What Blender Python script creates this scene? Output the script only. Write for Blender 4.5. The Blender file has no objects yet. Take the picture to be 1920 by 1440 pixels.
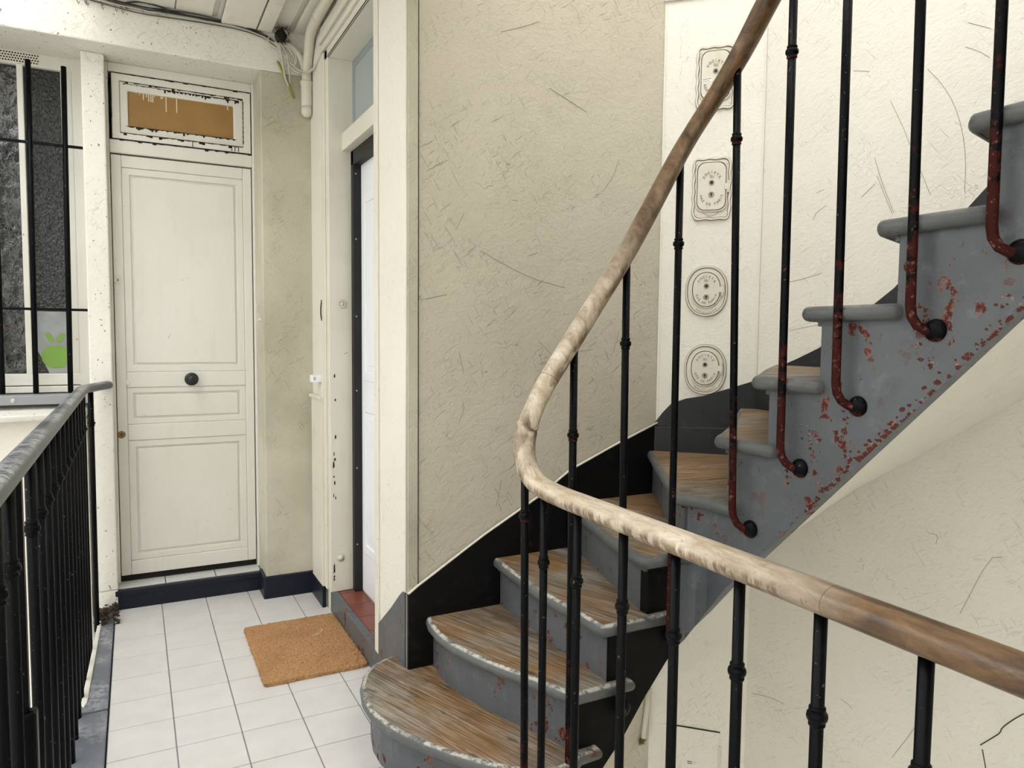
import bpy, bmesh, math, random
from mathutils import Vector, Matrix
random.seed(7)
S = bpy.context.scene
C = S.collection
PI = math.pi

# ------------------------------------------------------------------ camera
F, YAW, PITCH, ROLL, CH = 1358.26, .48082, .066367, .009678, 1.336
cam = bpy.data.cameras.new('camera'); co = bpy.data.objects.new('camera', cam); C.objects.link(co)
fw = Vector((math.sin(YAW)*math.cos(PITCH), math.cos(YAW)*math.cos(PITCH), -math.sin(PITCH)))
rt = Vector((math.cos(YAW), -math.sin(YAW), 0)); up = rt.cross(fw)
r2 = rt*math.cos(ROLL) + up*math.sin(ROLL); u2 = -rt*math.sin(ROLL) + up*math.cos(ROLL)
co.matrix_world = Matrix(((r2.x, u2.x, -fw.x, 0), (r2.y, u2.y, -fw.y, 0), (r2.z, u2.z, -fw.z, CH), (0, 0, 0, 1)))
cam.sensor_fit = 'HORIZONTAL'; cam.sensor_width = 36; cam.lens = 36*F/1920; cam.clip_start = .02
S.camera = co
# ------------------------------------------------------------------ sky and exposure
w = bpy.data.worlds.new('sky'); S.world = w; w.use_nodes = True
bg = w.node_tree.nodes['Background']; bg.inputs['Color'].default_value = (.985, .99, 1.0, 1); bg.inputs['Strength'].default_value = 5.0
S.view_settings.view_transform = 'Standard'; S.view_settings.look = 'None'
S.view_settings.exposure = -0.15; S.view_settings.gamma = 1; S.view_settings.use_curve_mapping = False

# ------------------------------------------------------------------ material helpers
def lin(c):
    c = [x/255 for x in c]
    return tuple(x/12.92 if x <= .04045 else ((x+.055)/1.055)**2.4 for x in c) + (1,)
class NT:
    def __init__(s, name):
        s.m = bpy.data.materials.new(name); s.m.use_nodes = True; s.t = s.m.node_tree
        s.b = s.t.nodes['Principled BSDF']; s.geo = s.t.nodes.new('ShaderNodeNewGeometry'); s.tc = s.t.nodes.new('ShaderNodeTexCoord')
    def n(s, typ, **kw):
        nd = s.t.nodes.new(typ)
        for k, v in kw.items():
            if k in ('operation', 'blend_type', 'data_type', 'feature', 'noise_dimensions', 'vector_type', 'wave_type', 'distance', 'bands_direction'): setattr(nd, k, v)
        return nd
    def link(s, a, b): s.t.links.new(a, b)
    def pos(s): return s.geo.outputs['Position']
    def mapping(s, scale=(1, 1, 1), rot=(0, 0, 0), loc=(0, 0, 0), src=None):
        m = s.n('ShaderNodeMapping'); s.link(src or s.pos(), m.inputs['Vector'])
        m.inputs['Scale'].default_value = scale; m.inputs['Rotation'].default_value = rot; m.inputs['Location'].default_value = loc
        return m.outputs['Vector']
    def rotscale(s, rot, scale, loc=(0, 0, 0)):
        return s.mapping(scale, (0, 0, 0), loc, src=s.mapping((1, 1, 1), rot))
    def noise(s, scale, detail=4, rough=.55, vec=None, dist=0):
        n = s.n('ShaderNodeTexNoise'); n.inputs['Scale'].default_value = scale; n.inputs['Detail'].default_value = detail
        n.inputs['Roughness'].default_value = rough; n.inputs['Distortion'].default_value = dist
        s.link(vec or s.pos(), n.inputs['Vector']); return n.outputs['Fac']
    def ramp(s, fac, a, b, va=0, vb=1):
        r = s.n('ShaderNodeMapRange'); s.link(fac, r.inputs['Value'])
        for k, v in (('From Min', a), ('From Max', b), ('To Min', va), ('To Max', vb)): r.inputs[k].default_value = v
        return r.outputs['Result']
    def math(s, op, a, b=None):
        m = s.n('ShaderNodeMath', operation=op)
        for i, v in enumerate((a, b)):
            if v is None: continue
            if isinstance(v, (int, float)): m.inputs[i].default_value = v
            else: s.link(v, m.inputs[i])
        return m.outputs[0]
    def mix(s, fac, a, b, mode='MIX'):
        m = s.n('ShaderNodeMix', data_type='RGBA', blend_type=mode)
        for i, v in ((0, fac), (6, a), (7, b)):
            if isinstance(v, (int, float, tuple)): m.inputs[i].default_value = v
            else: s.link(v, m.inputs[i])
        return m.outputs[2]
    def line(s, fac, wdt):      # thin ridge lines of a noise at .5
        return s.ramp(s.math('ABSOLUTE', s.math('SUBTRACT', fac, .5)), 0, wdt, 1, 0)
    def bump(s, h, strength=.3, dist=.01, prev=None):
        b = s.n('ShaderNodeBump'); b.inputs['Strength'].default_value = strength; b.inputs['Distance'].default_value = dist
        s.link(h, b.inputs['Height'])
        if prev: s.link(prev, b.inputs['Normal'])
        return b.outputs['Normal']
    def out(s, col=None, rough=None, normal=None, metal=None, **kw):
        for nm, v in (('Base Color', col), ('Roughness', rough), ('Metallic', metal)):
            if v is None: continue
            if isinstance(v, (int, float, tuple)): s.b.inputs[nm].default_value = v
            else: s.link(v, s.b.inputs[nm])
        if normal: s.link(normal, s.b.inputs['Normal'])
        for k, v in kw.items(): s.b.inputs[k.replace('_', ' ')].default_value = v
        return s.m

def plaster(name, col, dirt, scr=.5, bmp=.5, blot=.35, speck=.0):
    t = NT(name); p = t.pos()
    big = t.noise(1.7, 3); med = t.noise(7, 5, .6)
    c = t.mix(t.ramp(big, .35, .7), col, dirt)
    c = t.mix(blot, col, c)
    c = t.mix(t.ramp(med, .55, .75, 0, blot*.6), c, dirt)
    # trowel and scuff marks: thin arcs in two directions
    s1 = t.ramp(t.noise(17, 2, .5, t.rotscale((.55, .55, 0), (1.0, 1.0, 9))), .65, .73)
    s2 = t.ramp(t.noise(15, 2, .5, t.rotscale((-.9, -.8, 0), (1.0, 1.0, 11), (3, 1, 2))), .65, .73)
    s3 = t.ramp(t.noise(34, 3, .6, t.rotscale((.9, .9, 0), (1.0, 1.0, 6), (1, 8, 2))), .6, .75)
    m1 = t.ramp(t.noise(3.5, 2), .42, .62)
    sc = t.math('MAXIMUM', t.math('MULTIPLY', t.math('MAXIMUM', s1, s2), m1), t.math('MULTIPLY', s3, .4))
    cr = t.math('MULTIPLY', t.line(t.noise(2.2, 5, .6, t.mapping(loc=(9, 4, 2))), .0022), t.ramp(t.noise(3, 2), .56, .6))
    sc = t.math('MAXIMUM', sc, cr)
    c = t.mix(t.math('MULTIPLY', sc, scr*.36), c, tuple(x*.45 for x in dirt[:3])+(1,))
    if speck:
        sp = t.ramp(t.noise(75, 2, .4), .70, .74); c = t.mix(t.math('MULTIPLY', sp, speck), c, (.05, .04, .03, 1))
    h = t.math('ADD', t.math('MULTIPLY', t.noise(14, 6, .65), .6), t.math('MULTIPLY', t.noise(45, 4, .6, t.mapping((1, 1, 2), (.5, .5, 0))), .35))
    h = t.math('ADD', t.math('SUBTRACT', h, t.math('MULTIPLY', sc, .5)), t.math('MULTIPLY', t.noise(11, 5, .7, t.rotscale((.6, .6, 0), (1, 1, 4))), .3))
    return t.out(c, .55, t.bump(h, bmp, .012))

def trimpaint(name, col, dirt, chip=.15, bmp=.25):
    t = NT(name)
    c = t.mix(t.ramp(t.noise(2.3, 4), .4, .75, 0, .5), col, dirt)
    c = t.mix(t.ramp(t.noise(6, 4, .6, t.mapping((3, 3, .5))), .55, .8, 0, .45), c, dirt)
    ch = t.math('MULTIPLY', t.ramp(t.noise(42, 3, .6), .70, .725), t.ramp(t.noise(4, 2), .5, .6))
    c = t.mix(t.math('MULTIPLY', ch, chip*4), c, (.06, .04, .03, 1))
    h = t.math('ADD', t.math('MULTIPLY', t.noise(12, 5, .6, t.mapping((2, 2, .7))), .6), t.math('MULTIPLY', t.noise(60, 3), .2))
    return t.out(c, .42, t.bump(h, bmp, .006))

def greypaint(name, col, rust=.5, low=.0, bmp=.35, rough=.42, worn=None, wl0=.38, spec=.4):
    """old gloss paint with flakes down to red primer"""
    t = NT(name)
    c = t.mix(t.ramp(t.noise(3.5, 4), .35, .7), col, tuple(x*.72 for x in col[:3])+(1,))
    c = t.mix(t.ramp(t.noise(9, 6, .72), .52, .72, 0, .38), c, tuple(x*.5 for x in col[:3])+(1,))
    c = t.mix(t.ramp(t.noise(22, 4, .7), .56, .76, 0, .32), c, tuple(min(1, x*1.9+.03) for x in col[:3])+(1,))
    msk = t.math('MULTIPLY', t.ramp(t.noise(2.6, 2, .5, t.mapping(loc=(2, 7, 1))), .50-.13*rust, .66-.13*rust), 1.0 if rust > .1 else 0.0)
    nz = t.noise(17, 6, .68, t.mapping((1, 1, .8)))
    fl = t.math('MULTIPLY', t.ramp(nz, .60-.02*rust, .615-.02*rust), msk)
    edge = t.math('MULTIPLY', t.ramp(nz, .585-.02*rust, .60-.02*rust), msk)
    rc = t.mix(t.ramp(t.noise(60, 3), .52, .68), (.070, .012, .008, 1), (.30, .11, .075, 1))
    c = t.mix(t.math('MULTIPLY', edge, .55), c, (.20, .13, .105, 1)); c = t.mix(fl, c, rc)
    pk = t.math('MULTIPLY', t.ramp(t.noise(85, 3, .6), .66, .69), t.ramp(t.noise(5, 2), .48, .58))
    c = t.mix(t.math('MULTIPLY', pk, .8), c, (.02, .018, .016, 1))
    if worn:
        nz_ = t.n('ShaderNodeSeparateXYZ'); t.link(t.geo.outputs['Normal'], nz_.inputs[0])
        wm = t.math('MULTIPLY', t.ramp(nz_.outputs['Z'], .60, .85), t.math('MULTIPLY', t.ramp(t.noise(38, 5, .75), .42, .56), t.ramp(t.noise(4.5, 3), wl0, wl0+.15)))
        c = t.mix(t.math('MULTIPLY', wm, .85), c, worn)
    h = t.math('SUBTRACT', t.math('ADD', t.math('MULTIPLY', t.noise(30, 4, .6), .4), t.math('MULTIPLY', t.noise(8, 3), .5)), t.math('MULTIPLY', fl, .35))
    return t.out(c, t.math('ADD', t.math('MULTIPLY', fl, .4), rough), t.bump(h, bmp, .006), Specular_IOR_Level=spec)

def iron(name, rust):
    t = NT(name)
    g = t.n('ShaderNodeSeparateXYZ'); t.link(t.tc.outputs['Generated'], g.inputs[0])
    low = t.ramp(g.outputs['Z'], .05, .5, 1, 0)
    thr = t.math('SUBTRACT', .72, t.math('MULTIPLY', low, rust))
    nz = t.noise(24, 5, .7)
    fl = t.ramp(t.math('SUBTRACT', nz, thr), 0, .03)
    rc = t.mix(t.ramp(t.noise(90, 3), .58, .74), (.040, .008, .006, 1), (.22, .10, .075, 1))
    c = t.mix(fl, (.0018, .002, .003, 1), rc)
    dust = t.ramp(t.noise(120, 2, .5), .70, .73); c = t.mix(t.math('MULTIPLY', dust, .3), c, (.3, .3, .3, 1))
    h = t.math('ADD', t.noise(50, 3), t.math('MULTIPLY', fl, .5))
    return t.out(c, t.math('ADD', t.math('MULTIPLY', fl, .35), .36), t.bump(h, .35, .003), Specular_IOR_Level=.10)

def wood_tread(name, ang):
    t = NT(name); R = (0, 0, -math.radians(ang))
    g = t.noise(3.0, 5, .6, t.rotscale(R, (6, .8, 6)), .9)
    fine = t.noise(7, 2, .6, t.rotscale(R, (26, .7, 26)), .5)
    hair = t.noise(9, 1, .5, t.rotscale(R, (70, .8, 70), (2, 3, 0)), .4)
    c = t.mix(t.ramp(g, .38, .62), (.12, .095, .068, 1), (.28, .24, .19, 1))
    c = t.mix(t.ramp(t.noise(2.6, 4, .6), .43, .58, 0, .85), c, (.235, .115, .032, 1))
    c = t.mix(t.ramp(fine, .52, .68, 0, .55), c, (.46, .42, .35, 1))
    c = t.mix(t.ramp(fine, .46, .34, 0, .6), c, (.085, .055, .035, 1))
    c = t.mix(t.math('MULTIPLY', t.ramp(hair, .60, .66), t.ramp(t.noise(3, 3), .48, .62, 0, .8)), c, (.66, .61, .52, 1))
    sp = t.math('MULTIPLY', t.ramp(t.noise(7, 4, .6, t.rotscale(R, (2.2, .7, 1), (4, 2, 0))), .60, .68), .75)
    c = t.mix(sp, c, (.05, .038, .03, 1))
    c = t.mix(t.ramp(t.noise(5, 6, .7, t.mapping(loc=(7, 3, 5))), .52, .70, 0, .65), c, (.085, .062, .04, 1))
    return t.out(c, .5, t.bump(t.math('ADD', fine, t.math('ADD', g, hair)), .5, .004), Specular_IOR_Level=.3)

def wood_rail(name):
    t = NT(name)
    v = t.mapping((7, 1.2, 3), (0, 0, 0)); g = t.noise(7, 7, .7, v, .5)
    sep = t.n('ShaderNodeSeparateXYZ'); t.link(t.pos(), sep.inputs[0])
    old = t.ramp(t.noise(5, 4, .65), .38, .62)
    pale = t.mix(t.ramp(g, .35, .65), (.46, .35, .23, 1), (.78, .71, .60, 1))
    brown = t.mix(t.ramp(g, .35, .65), (.035, .017, .008, 1), (.19, .105, .045, 1))
    hi = t.ramp(sep.outputs['Z'], 1.25, 1.75)      # browner upper stretch, with the shade on its underside put into the colour
    nr = t.ramp(sep.outputs['Y'], 1.0, .6)        # the near end keeps its brown too
    b = t.math('MINIMUM', t.math('ADD', t.math('MULTIPLY', t.math('MAXIMUM', hi, nr), .92), t.math('MULTIPLY', old, .22)), 1)
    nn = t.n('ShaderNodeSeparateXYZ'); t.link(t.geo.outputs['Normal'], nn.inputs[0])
    side = t.math('MULTIPLY', t.ramp(nn.outputs['Z'], .62, -.1), t.ramp(t.noise(9, 5, .7, t.mapping((1, 5, 1))), .40, .52))  # brown streaks left on the sides, doubling as shade on the underside
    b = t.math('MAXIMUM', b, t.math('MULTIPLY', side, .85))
    c = t.mix(b, pale, brown)
    c = t.mix(t.ramp(t.noise(28, 5, .7, t.mapping((3, 1, 1))), .58, .7, 0, .6), c, (.20, .12, .06, 1))
    return t.out(c, .36, t.bump(g, .25, .003))

WALL = plaster('old cream plaster', (.60, .555, .455, 1), (.47, .43, .335, 1), 1.1, .65, .5)
WALLS = plaster('stained grey cream plaster', (.62, .58, .47, 1), (.40, .37, .275, 1), .5, .55, .9)
WALLB = plaster('pale cream plaster', (.80, .775, .695, 1), (.70, .665, .575, 1), .5, .45, .4)
WALLW = plaster('white rough render', (.80, .785, .72, 1), (.68, .66, .57, 1), .35, .6, .4, .8)
CEIL = trimpaint('cream ceiling paint', (.80, .77, .69, 1), (.5, .47, .38, 1), .1)
TRIM = trimpaint('cream woodwork paint', (.76, .73, .64, 1), (.60, .56, .45, 1), .2)
DOORP = trimpaint('off white door paint', (.76, .745, .68, 1), (.64, .61, .52, 1), .18)
FRAMEP = trimpaint('off white flaking paint', (.78, .765, .70, 1), (.62, .59, .50, 1), .9, .5)
WHITE = trimpaint('clean white door enamel', (.88, .90, .95, 1), (.86, .88, .92, 1), .0, .05)
GREY = greypaint('grey gloss stair paint', (.112, .124, .137, 1), 1.0)
STRB = greypaint('shade darkened string paint', (.0035, .0035, .003, 1), .0, rough=.6, spec=.12)  # the grey string paint blackened: shade on the viewer-facing side put into colour
GREYN = greypaint('grey gloss nosing paint', (.12, .125, .125, 1), .15, worn=(.60, .58, .52, 1), wl0=.28)
GREYM = greypaint('grey gloss upper nosing paint', (.115, .12, .12, 1), .15, worn=(.40, .38, .33, 1), wl0=.55)
GREYS = greypaint('slate grey paint', (.16, .175, .205, 1), .05, worn=(.38, .39, .42, 1), wl0=.44)
SKIRTG = greypaint('dark grey skirting paint', (.024, .026, .029, 1), .0, rough=.45, bmp=.6, spec=.3)
BLACKP = greypaint('near black skirting paint', (.0045, .0045, .005, 1), .0, rough=.42, bmp=.7, spec=.2)
NAVY = greypaint('navy black skirting paint', (.008, .011, .022, 1), .0, rough=.4, bmp=.6, spec=.3)
IRON = iron('black iron', .10); RUST = iron('rusty black iron', .34)
WOODS = {a: wood_tread('worn oak tread %d' % a, a) for a in (20, 12, 35, 62, 80)}; RAIL = wood_rail('hand worn rail wood')

def simple(name, col, rough=.5, metal=0, bmpscale=0, bmp=.2, var=.0, vs=6, **kw):
    t = NT(name); c = col
    if var: c = t.mix(t.ramp(t.noise(vs, 4), .3, .7), col, tuple(x*(1-var) for x in col[:3])+(1,))
    nrm = t.bump(t.noise(bmpscale, 4), bmp, .004) if bmpscale else None
    return t.out(c, rough, nrm, metal, **kw)
TILE = simple('pale floor tile', (.68, .665, .65, 1), .38, var=.10, vs=9, bmpscale=90, bmp=.05)
GROUT = simple('grey grout', (.24, .24, .25, 1), .8, bmpscale=60)
REDT = simple('red terracotta tile', (.22, .065, .042, 1), .4, var=.2, bmpscale=50)
MORTAR = simple('pale mortar', (.6, .55, .5, 1), .8)
BLACK = simple('matt black', (.006, .006, .007, 1), .6)
KNOB = simple('black knob enamel', (.008, .008, .009, 1), .3, bmpscale=60)
BRASS = simple('dull brass', (.30, .20, .09, 1), .4, .8, bmpscale=80)
CHROME = simple('dull chrome', (.5, .5, .48, 1), .3, .9)
OCHRE = simple('ochre board', (.36, .20, .055, 1), .55, var=.2, vs=5, bmpscale=70)
DRIP = simple('dried white paint', (.72, .66, .52, 1), .5)
ZINC = simple('grey zinc flashing', (.28, .29, .31, 1), .45, .2, bmpscale=20)
CAST = trimpaint('cream painted casting', (.70, .66, .56, 1), (.50, .46, .35, 1), .12, .3)
CASTD = simple('dirt edged cast lettering', (.34, .30, .23, 1), .6); GRIME = simple('grimy joint', (.16, .13, .10, 1), .8)
DARK = simple('dark cavity', (.01, .008, .006, 1), .9)
WIREW = simple('old cream cable', (.55, .52, .43, 1), .5)
WIREB = simple('black cable', (.02, .02, .018, 1), .5)
WIREG = simple('yellow green cable', (.30, .29, .03, 1), .45)
GREEN = simple('green film', (.19, .36, .055, 1), .45)
FILM = simple('frosted white film', (.38, .40, .40, 1), .6, var=.35, vs=8)
PLBLUE = simple('blue grey glass', (.34, .39, .40, 1), .12, var=.08, vs=2)
STREET = simple('courtyard render', (.78, .77, .73, 1), .8, var=.1, vs=.6)
NEST = simple('dry debris', (.05, .035, .022, 1), .9, bmpscale=80, bmp=.8)
LABELM = simple('white paper label', (.8, .8, .78, 1), .6); INK = simple('black ink', (.03, .03, .03, 1), .6)
def coir():
    t = NT('coir fibre')
    f = t.noise(260, 3, .7); g = t.noise(60, 4, .6)
    c = t.mix(t.ramp(f, .35, .65), (.25, .11, .036, 1), (.74, .41, .175, 1))
    c = t.mix(t.ramp(g, .4, .7, 0, .45), c, (.78, .48, .235, 1))
    c = t.mix(t.ramp(t.noise(7, 3), .45, .7, 0, .3), c, (.26, .12, .045, 1))
    return t.out(c, .9, t.bump(t.math('ADD', f, g), 1.0, .006))
COIR = coir()
def glass_frost(name, scale, base):
    t = NT(name)
    v = t.n('ShaderNodeTexVoronoi', feature='SMOOTH_F1'); v.inputs['Scale'].default_value = scale
    t.link(t.mapping((1, 1, .75)), v.inputs['Vector'])
    h = t.math('ADD', v.outputs['Distance'], t.math('MULTIPLY', t.noise(scale*.8, 3, .6), .8))
    c = t.mix(t.ramp(t.noise(4, 4), .4, .7), base, tuple(x*.35 for x in base[:3])+(1,))
    return t.out(c, .06, t.bump(h, .9, .012), Specular_IOR_Level=.8)
GLA = glass_frost('hammered dark glass', 30, (.035, .037, .037, 1)); GLB = glass_frost('frosted dark glass', 110, (.020, .024, .023, 1))

# ------------------------------------------------------------------ mesh helpers
def link(o, parent=None):
    C.objects.link(o)
    if parent is not None: o.parent = parent
    return o
def wl(o):      # world location of a chain of unrotated parents
    v = Vector((0, 0, 0))
    while o is not None: v += o.location; o = o.parent
    return v
def tag(o, label=None, cat=None, group=None, kind=None):
    for k, v in (('label', label), ('category', cat), ('group', group), ('kind', kind)):
        if v: o[k] = v
    return o
def empty(name, loc, label=None, cat=None, group=None, kind=None):
    o = bpy.data.objects.new(name, None); o.location = loc; o.empty_display_size = .05; link(o)
    return tag(o, label, cat, group, kind)
def mesh(name, vs, fs, mat, parent=None, smooth=False, mats=None, fm=None, bevel=0, origin=None):
    off = wl(parent) if parent is not None else Vector(origin or (0, 0, 0))
    me = bpy.data.meshes.new(name); me.from_pydata([tuple(Vector(v)-off) for v in vs], [], fs); me.update()
    bm = bmesh.new(); bm.from_mesh(me); bmesh.ops.recalc_face_normals(bm, faces=bm.faces); bm.to_mesh(me); bm.free()
    for m in (mats or [mat]): me.materials.append(m)
    if fm:
        for p, i in zip(me.polygons, fm): p.material_index = i
    if smooth: me.polygons.foreach_set('use_smooth', [True]*len(me.polygons))
    o = bpy.data.objects.new(name, me)
    if parent is None: o.location = off
    link(o, parent)
    if bevel:
        b = o.modifiers.new('bevel', 'BEVEL'); b.width = bevel; b.segments = 2; b.limit_method = 'ANGLE'; b.angle_limit = .6
    return o
class MB:
    def __init__(s): s.v = []; s.f = []
    def add(s, vs, fs):
        n = len(s.v); s.v += [tuple(v) for v in vs]; s.f += [tuple(i+n for i in f) for f in fs]; return s
    def box(s, x0, y0, z0, x1, y1, z1):
        return s.add([(x0, y0, z0), (x1, y0, z0), (x1, y1, z0), (x0, y1, z0), (x0, y0, z1), (x1, y0, z1), (x1, y1, z1), (x0, y1, z1)],
                     [(0, 3, 2, 1), (4, 5, 6, 7), (0, 1, 5, 4), (1, 2, 6, 5), (2, 3, 7, 6), (3, 0, 4, 7)])
    def prism(s, poly, d0, d1, fr):
        """poly in 2d, extruded between d0 and d1; fr(u,v,d) -> 3d"""
        n = len(poly)
        return s.add([fr(u, v, d0) for u, v in poly]+[fr(u, v, d1) for u, v in poly],
                     [tuple(range(n)), tuple(range(2*n-1, n-1, -1))]+[(i, (i+1) % n, n+(i+1) % n, n+i) for i in range(n)])
    def tube(s, pts, r, seg=10, cap=True, ell=1.0):
        pts = [Vector(p) for p in pts]; n = len(pts); rs = r if isinstance(r, (list, tuple)) else [r]*n
        T = []
        for i in range(n):
            a = pts[max(i-1, 0)]; b = pts[min(i+1, n-1)]; T.append((b-a).normalized())
        ref = Vector((0, 0, 1)) if abs(T[0].z) < .9 else Vector((1, 0, 0))
        N = (ref-T[0]*ref.dot(T[0])).normalized(); vs = []; fs = []
        for i in range(n):
            N = (N-T[i]*N.dot(T[i])).normalized(); B = T[i].cross(N)
            for k in range(seg):
                a = 2*PI*k/seg; vs.append(pts[i]+(N*math.cos(a)*ell+B*math.sin(a))*rs[i])
        for i in range(n-1):
            for k in range(seg):
                k2 = (k+1) % seg; fs.append((i*seg+k, i*seg+k2, (i+1)*seg+k2, (i+1)*seg+k))
        if cap: fs += [tuple(range(seg-1, -1, -1)), tuple(range((n-1)*seg, n*seg))]
        return s.add(vs, fs)
    def lathe(s, prof, o, axis, seg=20):
        """prof: (radius, height) along axis from point o"""
        o = Vector(o); A = Vector(axis).normalized(); N = A.orthogonal().normalized(); B = A.cross(N); vs = []; fs = []
        for r, h in prof:
            for k in range(seg):
                a = 2*PI*k/seg; vs.append(o+A*h+(N*math.cos(a)+B*math.sin(a))*max(r, 1e-5))
        for i in range(len(prof)-1):
            for k in range(seg):
                k2 = (k+1) % seg; fs.append((i*seg+k, i*seg+k2, (i+1)*seg+k2, (i+1)*seg+k))
        fs += [tuple(range(seg-1, -1, -1)), tuple(range((len(prof)-1)*seg, len(prof)*seg))]
        return s.add(vs, fs)
    def mk(s, name, mat, parent=None, **kw): return mesh(name, s.v, s.f, mat, parent, **kw)
def box(name, b, mat, parent=None, bevel=.003, **kw): return MB().box(*b).mk(name, mat, parent, bevel=bevel, **kw)
FXY = lambda u, v, d: (u, v, d)          # plan polygon, extruded in z
FXZ = lambda u, v, d: (u, d, v)          # elevation on a wall facing -Y
FYZ = lambda u, v, d: (d, u, v)          # elevation on a wall facing -X
def frame2(name, o, i, d0, d1, fr, mat, parent, bevel=.003):
    """rectangular picture-frame; o, i = (u0,v0,u1,v1) outer / inner"""
    m = MB(); a = [(o[0], o[1]), (o[2], o[1]), (o[2], o[3]), (o[0], o[3])]; b = [(i[0], i[1]), (i[2], i[1]), (i[2], i[3]), (i[0], i[3])]
    vs = [fr(u, v, d) for d in (d0, d1) for u, v in a+b]; fs = []
    for k in range(4):
        k2 = (k+1) % 4
        fs += [(k, k2, 4+k2, 4+k), (8+k, 12+k, 12+k2, 8+k2), (k, 8+k, 8+k2, k2), (4+k, 4+k2, 12+k2, 12+k)]
    return m.add(vs, fs).mk(name, mat, parent, bevel=bevel)
def struct(o, label=None): return tag(o, label, kind='structure')

# ================================================================== SETTING
# floor: grout bed on the landing slab, tiles one by one
slab = [(-.106, -1.4), (.86, -1.4), (.86, 1.62), (1.07, 1.665), (1.07, 2.345), (.82, 2.345), (.82, 3.42), (.80, 3.9), (-.106, 3.9)]
floor = struct(MB().prism(slab, -.26, -.003, FXY).mk('floor', GROUT), 'landing floor of square pale tiles with grey joints')
xs = [-.106, .094, .294, .494, .694, .82]; ys = [3.893]+[3.697-.2*k for k in range(26)]
tm = {}
for i in range(5):
    for j in range(len(ys)-1):
        w_, h_ = xs[i+1]-xs[i]-.004, ys[j]-ys[j+1]-.004
        key = (round(w_, 3), round(h_, 3))
        if key not in tm:
            o = box('floor_tile', (-w_/2, -h_/2, -.004, w_/2, h_/2, 0), TILE, None, bevel=.001); tm[key] = o.data; C.objects.unlink(o); bpy.data.objects.remove(o)
        o = bpy.data.objects.new('floor_tile', tm[key]); link(o, floor)
        o.location = ((xs[i]+xs[i+1])/2, (ys[j]+ys[j+1])/2, -.0003*random.random())
        b = o.modifiers.new('bevel', 'BEVEL'); b.width = .0012; b.segments = 1
# kerb of grey stone slabs along the balcony edge
kerb = empty('trim_1', (-.15, 2.0, 0)); struct(kerb, 'worn slate grey stone kerb along the balcony edge')
def kerbx(y): return -.163-.049*(3.77-y)/1.25
kj = [3.86, 2.86, 1.55, .3, -1.3]
for a, b in zip(kj, kj[1:]):
    MB().prism([(kerbx(max(b, 1.5)), b+.006), (-.110, b+.006), (-.110, a-.006), (kerbx(max(a, 1.5)), a-.006)], -.22, .004, FXY).mk('kerb_slab', GREYS, kerb, bevel=.006)

wb = struct(MB()
    .box(-3.4, 3.75, 2.606, .82, 4.5, 3.1)                  # lintel beam
    .box(-3.4, 4.09, 2.50, -.19, 4.5, 2.62)
    .box(-3.4, 4.00, -3.2, -.19, 4.5, .93)                  # below the window
    .box(-3.4, 4.09, .9, -.62, 4.5, 2.62)
    .box(-.62, 4.3, -.3, .7, 4.5, 2.62).box(-.62, 4.08, 2.606, .7, 4.4, 2.62)
    .mk('wall_back', WALLW, bevel=.008), 'white rendered end wall with deep lintel over window and door')
struct(MB().box(.568, 3.75, -.2, .83, 4.5, 2.606).mk('wall_pier', WALLS, bevel=.006), 'stained cream plaster pier right of the panelled door')
pil = struct(MB().prism([(-.187, 3.89), (-.094, 3.89), (-.094, 4.2), (-.187, 4.2)], .10, 2.606, FXY)
    .prism([(-.196, 3.90), (-.094, 3.89), (-.094, 4.2), (-.215, 4.2)], -.05, .10, FXY).mk('wall_pilaster', WALLW, bevel=.006), 'narrow white pilaster between window and panelled door')
# lower bit of wall, moulded, beneath the window sill
sb_ = MB(); sb_.box(-.62, 3.935, -3, -.205, 4.0, .93); sb_.box(-.275, 3.915, .12, -.235, 3.94, .90)
struct(sb_.mk('wall_apron', WALLB, bevel=.004), 'cream apron wall beneath the window sill')

# corridor side wall
wc = struct(MB().box(.82, 2.352, -.3, 1.2, 2.69, 3.1).box(.82, 2.69, 2.625, 1.2, 3.42, 3.1).box(.82, 3.42, -.2, .925, 3.52, 3.1)
    .box(.808, 3.52, -.2, .925, 3.76, 3.1).box(.925, 3.42, -.2, 1.2, 3.76, 3.1).mk('wall_corridor', WALLB, bevel=.004), 'cream corridor wall around the white inner door')
wf = struct(MB().box(.8215, 2.345, -3, 1.9, 2.46, 5.6).mk('wall_stair_far', WALL), 'scuffed cream plaster wall rising behind the winding stair')
wcn = struct(MB().prism([(1.8875, 2.3475), (2.1625, 2.0725), (2.35, 2.26), (2.07, 2.53)], -3, 5.6, FXY).mk('wall_stair_corner', WALLB), 'pale canted corner panel of the stairwell with gas covers')
wr = struct(MB().box(2.163, -1.9, -3, 2.3, 2.10, 5.6).mk('wall_stair_right', WALLB), 'pale scratched plaster wall on the right of the stairwell')
struct(MB().box(-.25, -1.9, -3, 2.3, -1.6, 5.6).mk('wall_behind', WALLB), 'cream wall closing the landing behind the viewer')
struct(MB().box(-4.2, -3.6, -3.2, -3.9, 4.5, 7.0).box(-4.2, -4.0, -3.2, -.25, -3.7, 7.0).mk('wall_courtyard', STREET), 'pale courtyard facade opposite the balcony')
struct(MB().box(-4.2, -3.7, -3.4, 2.3, 4.5, -3.2).mk('floor_courtyard', STREET), 'courtyard ground far below the balcony')
struct(MB().box(.90, -1.9, 5.6, 2.5, -.2, 5.7).box(.90, 2.1, 5.6, 2.5, 2.6, 5.7).box(1.95, -.2, 5.6, 2.5, 2.1, 5.7).mk('ceiling_stairwell', CEIL), 'cream ceiling high over the stairwell')

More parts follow.
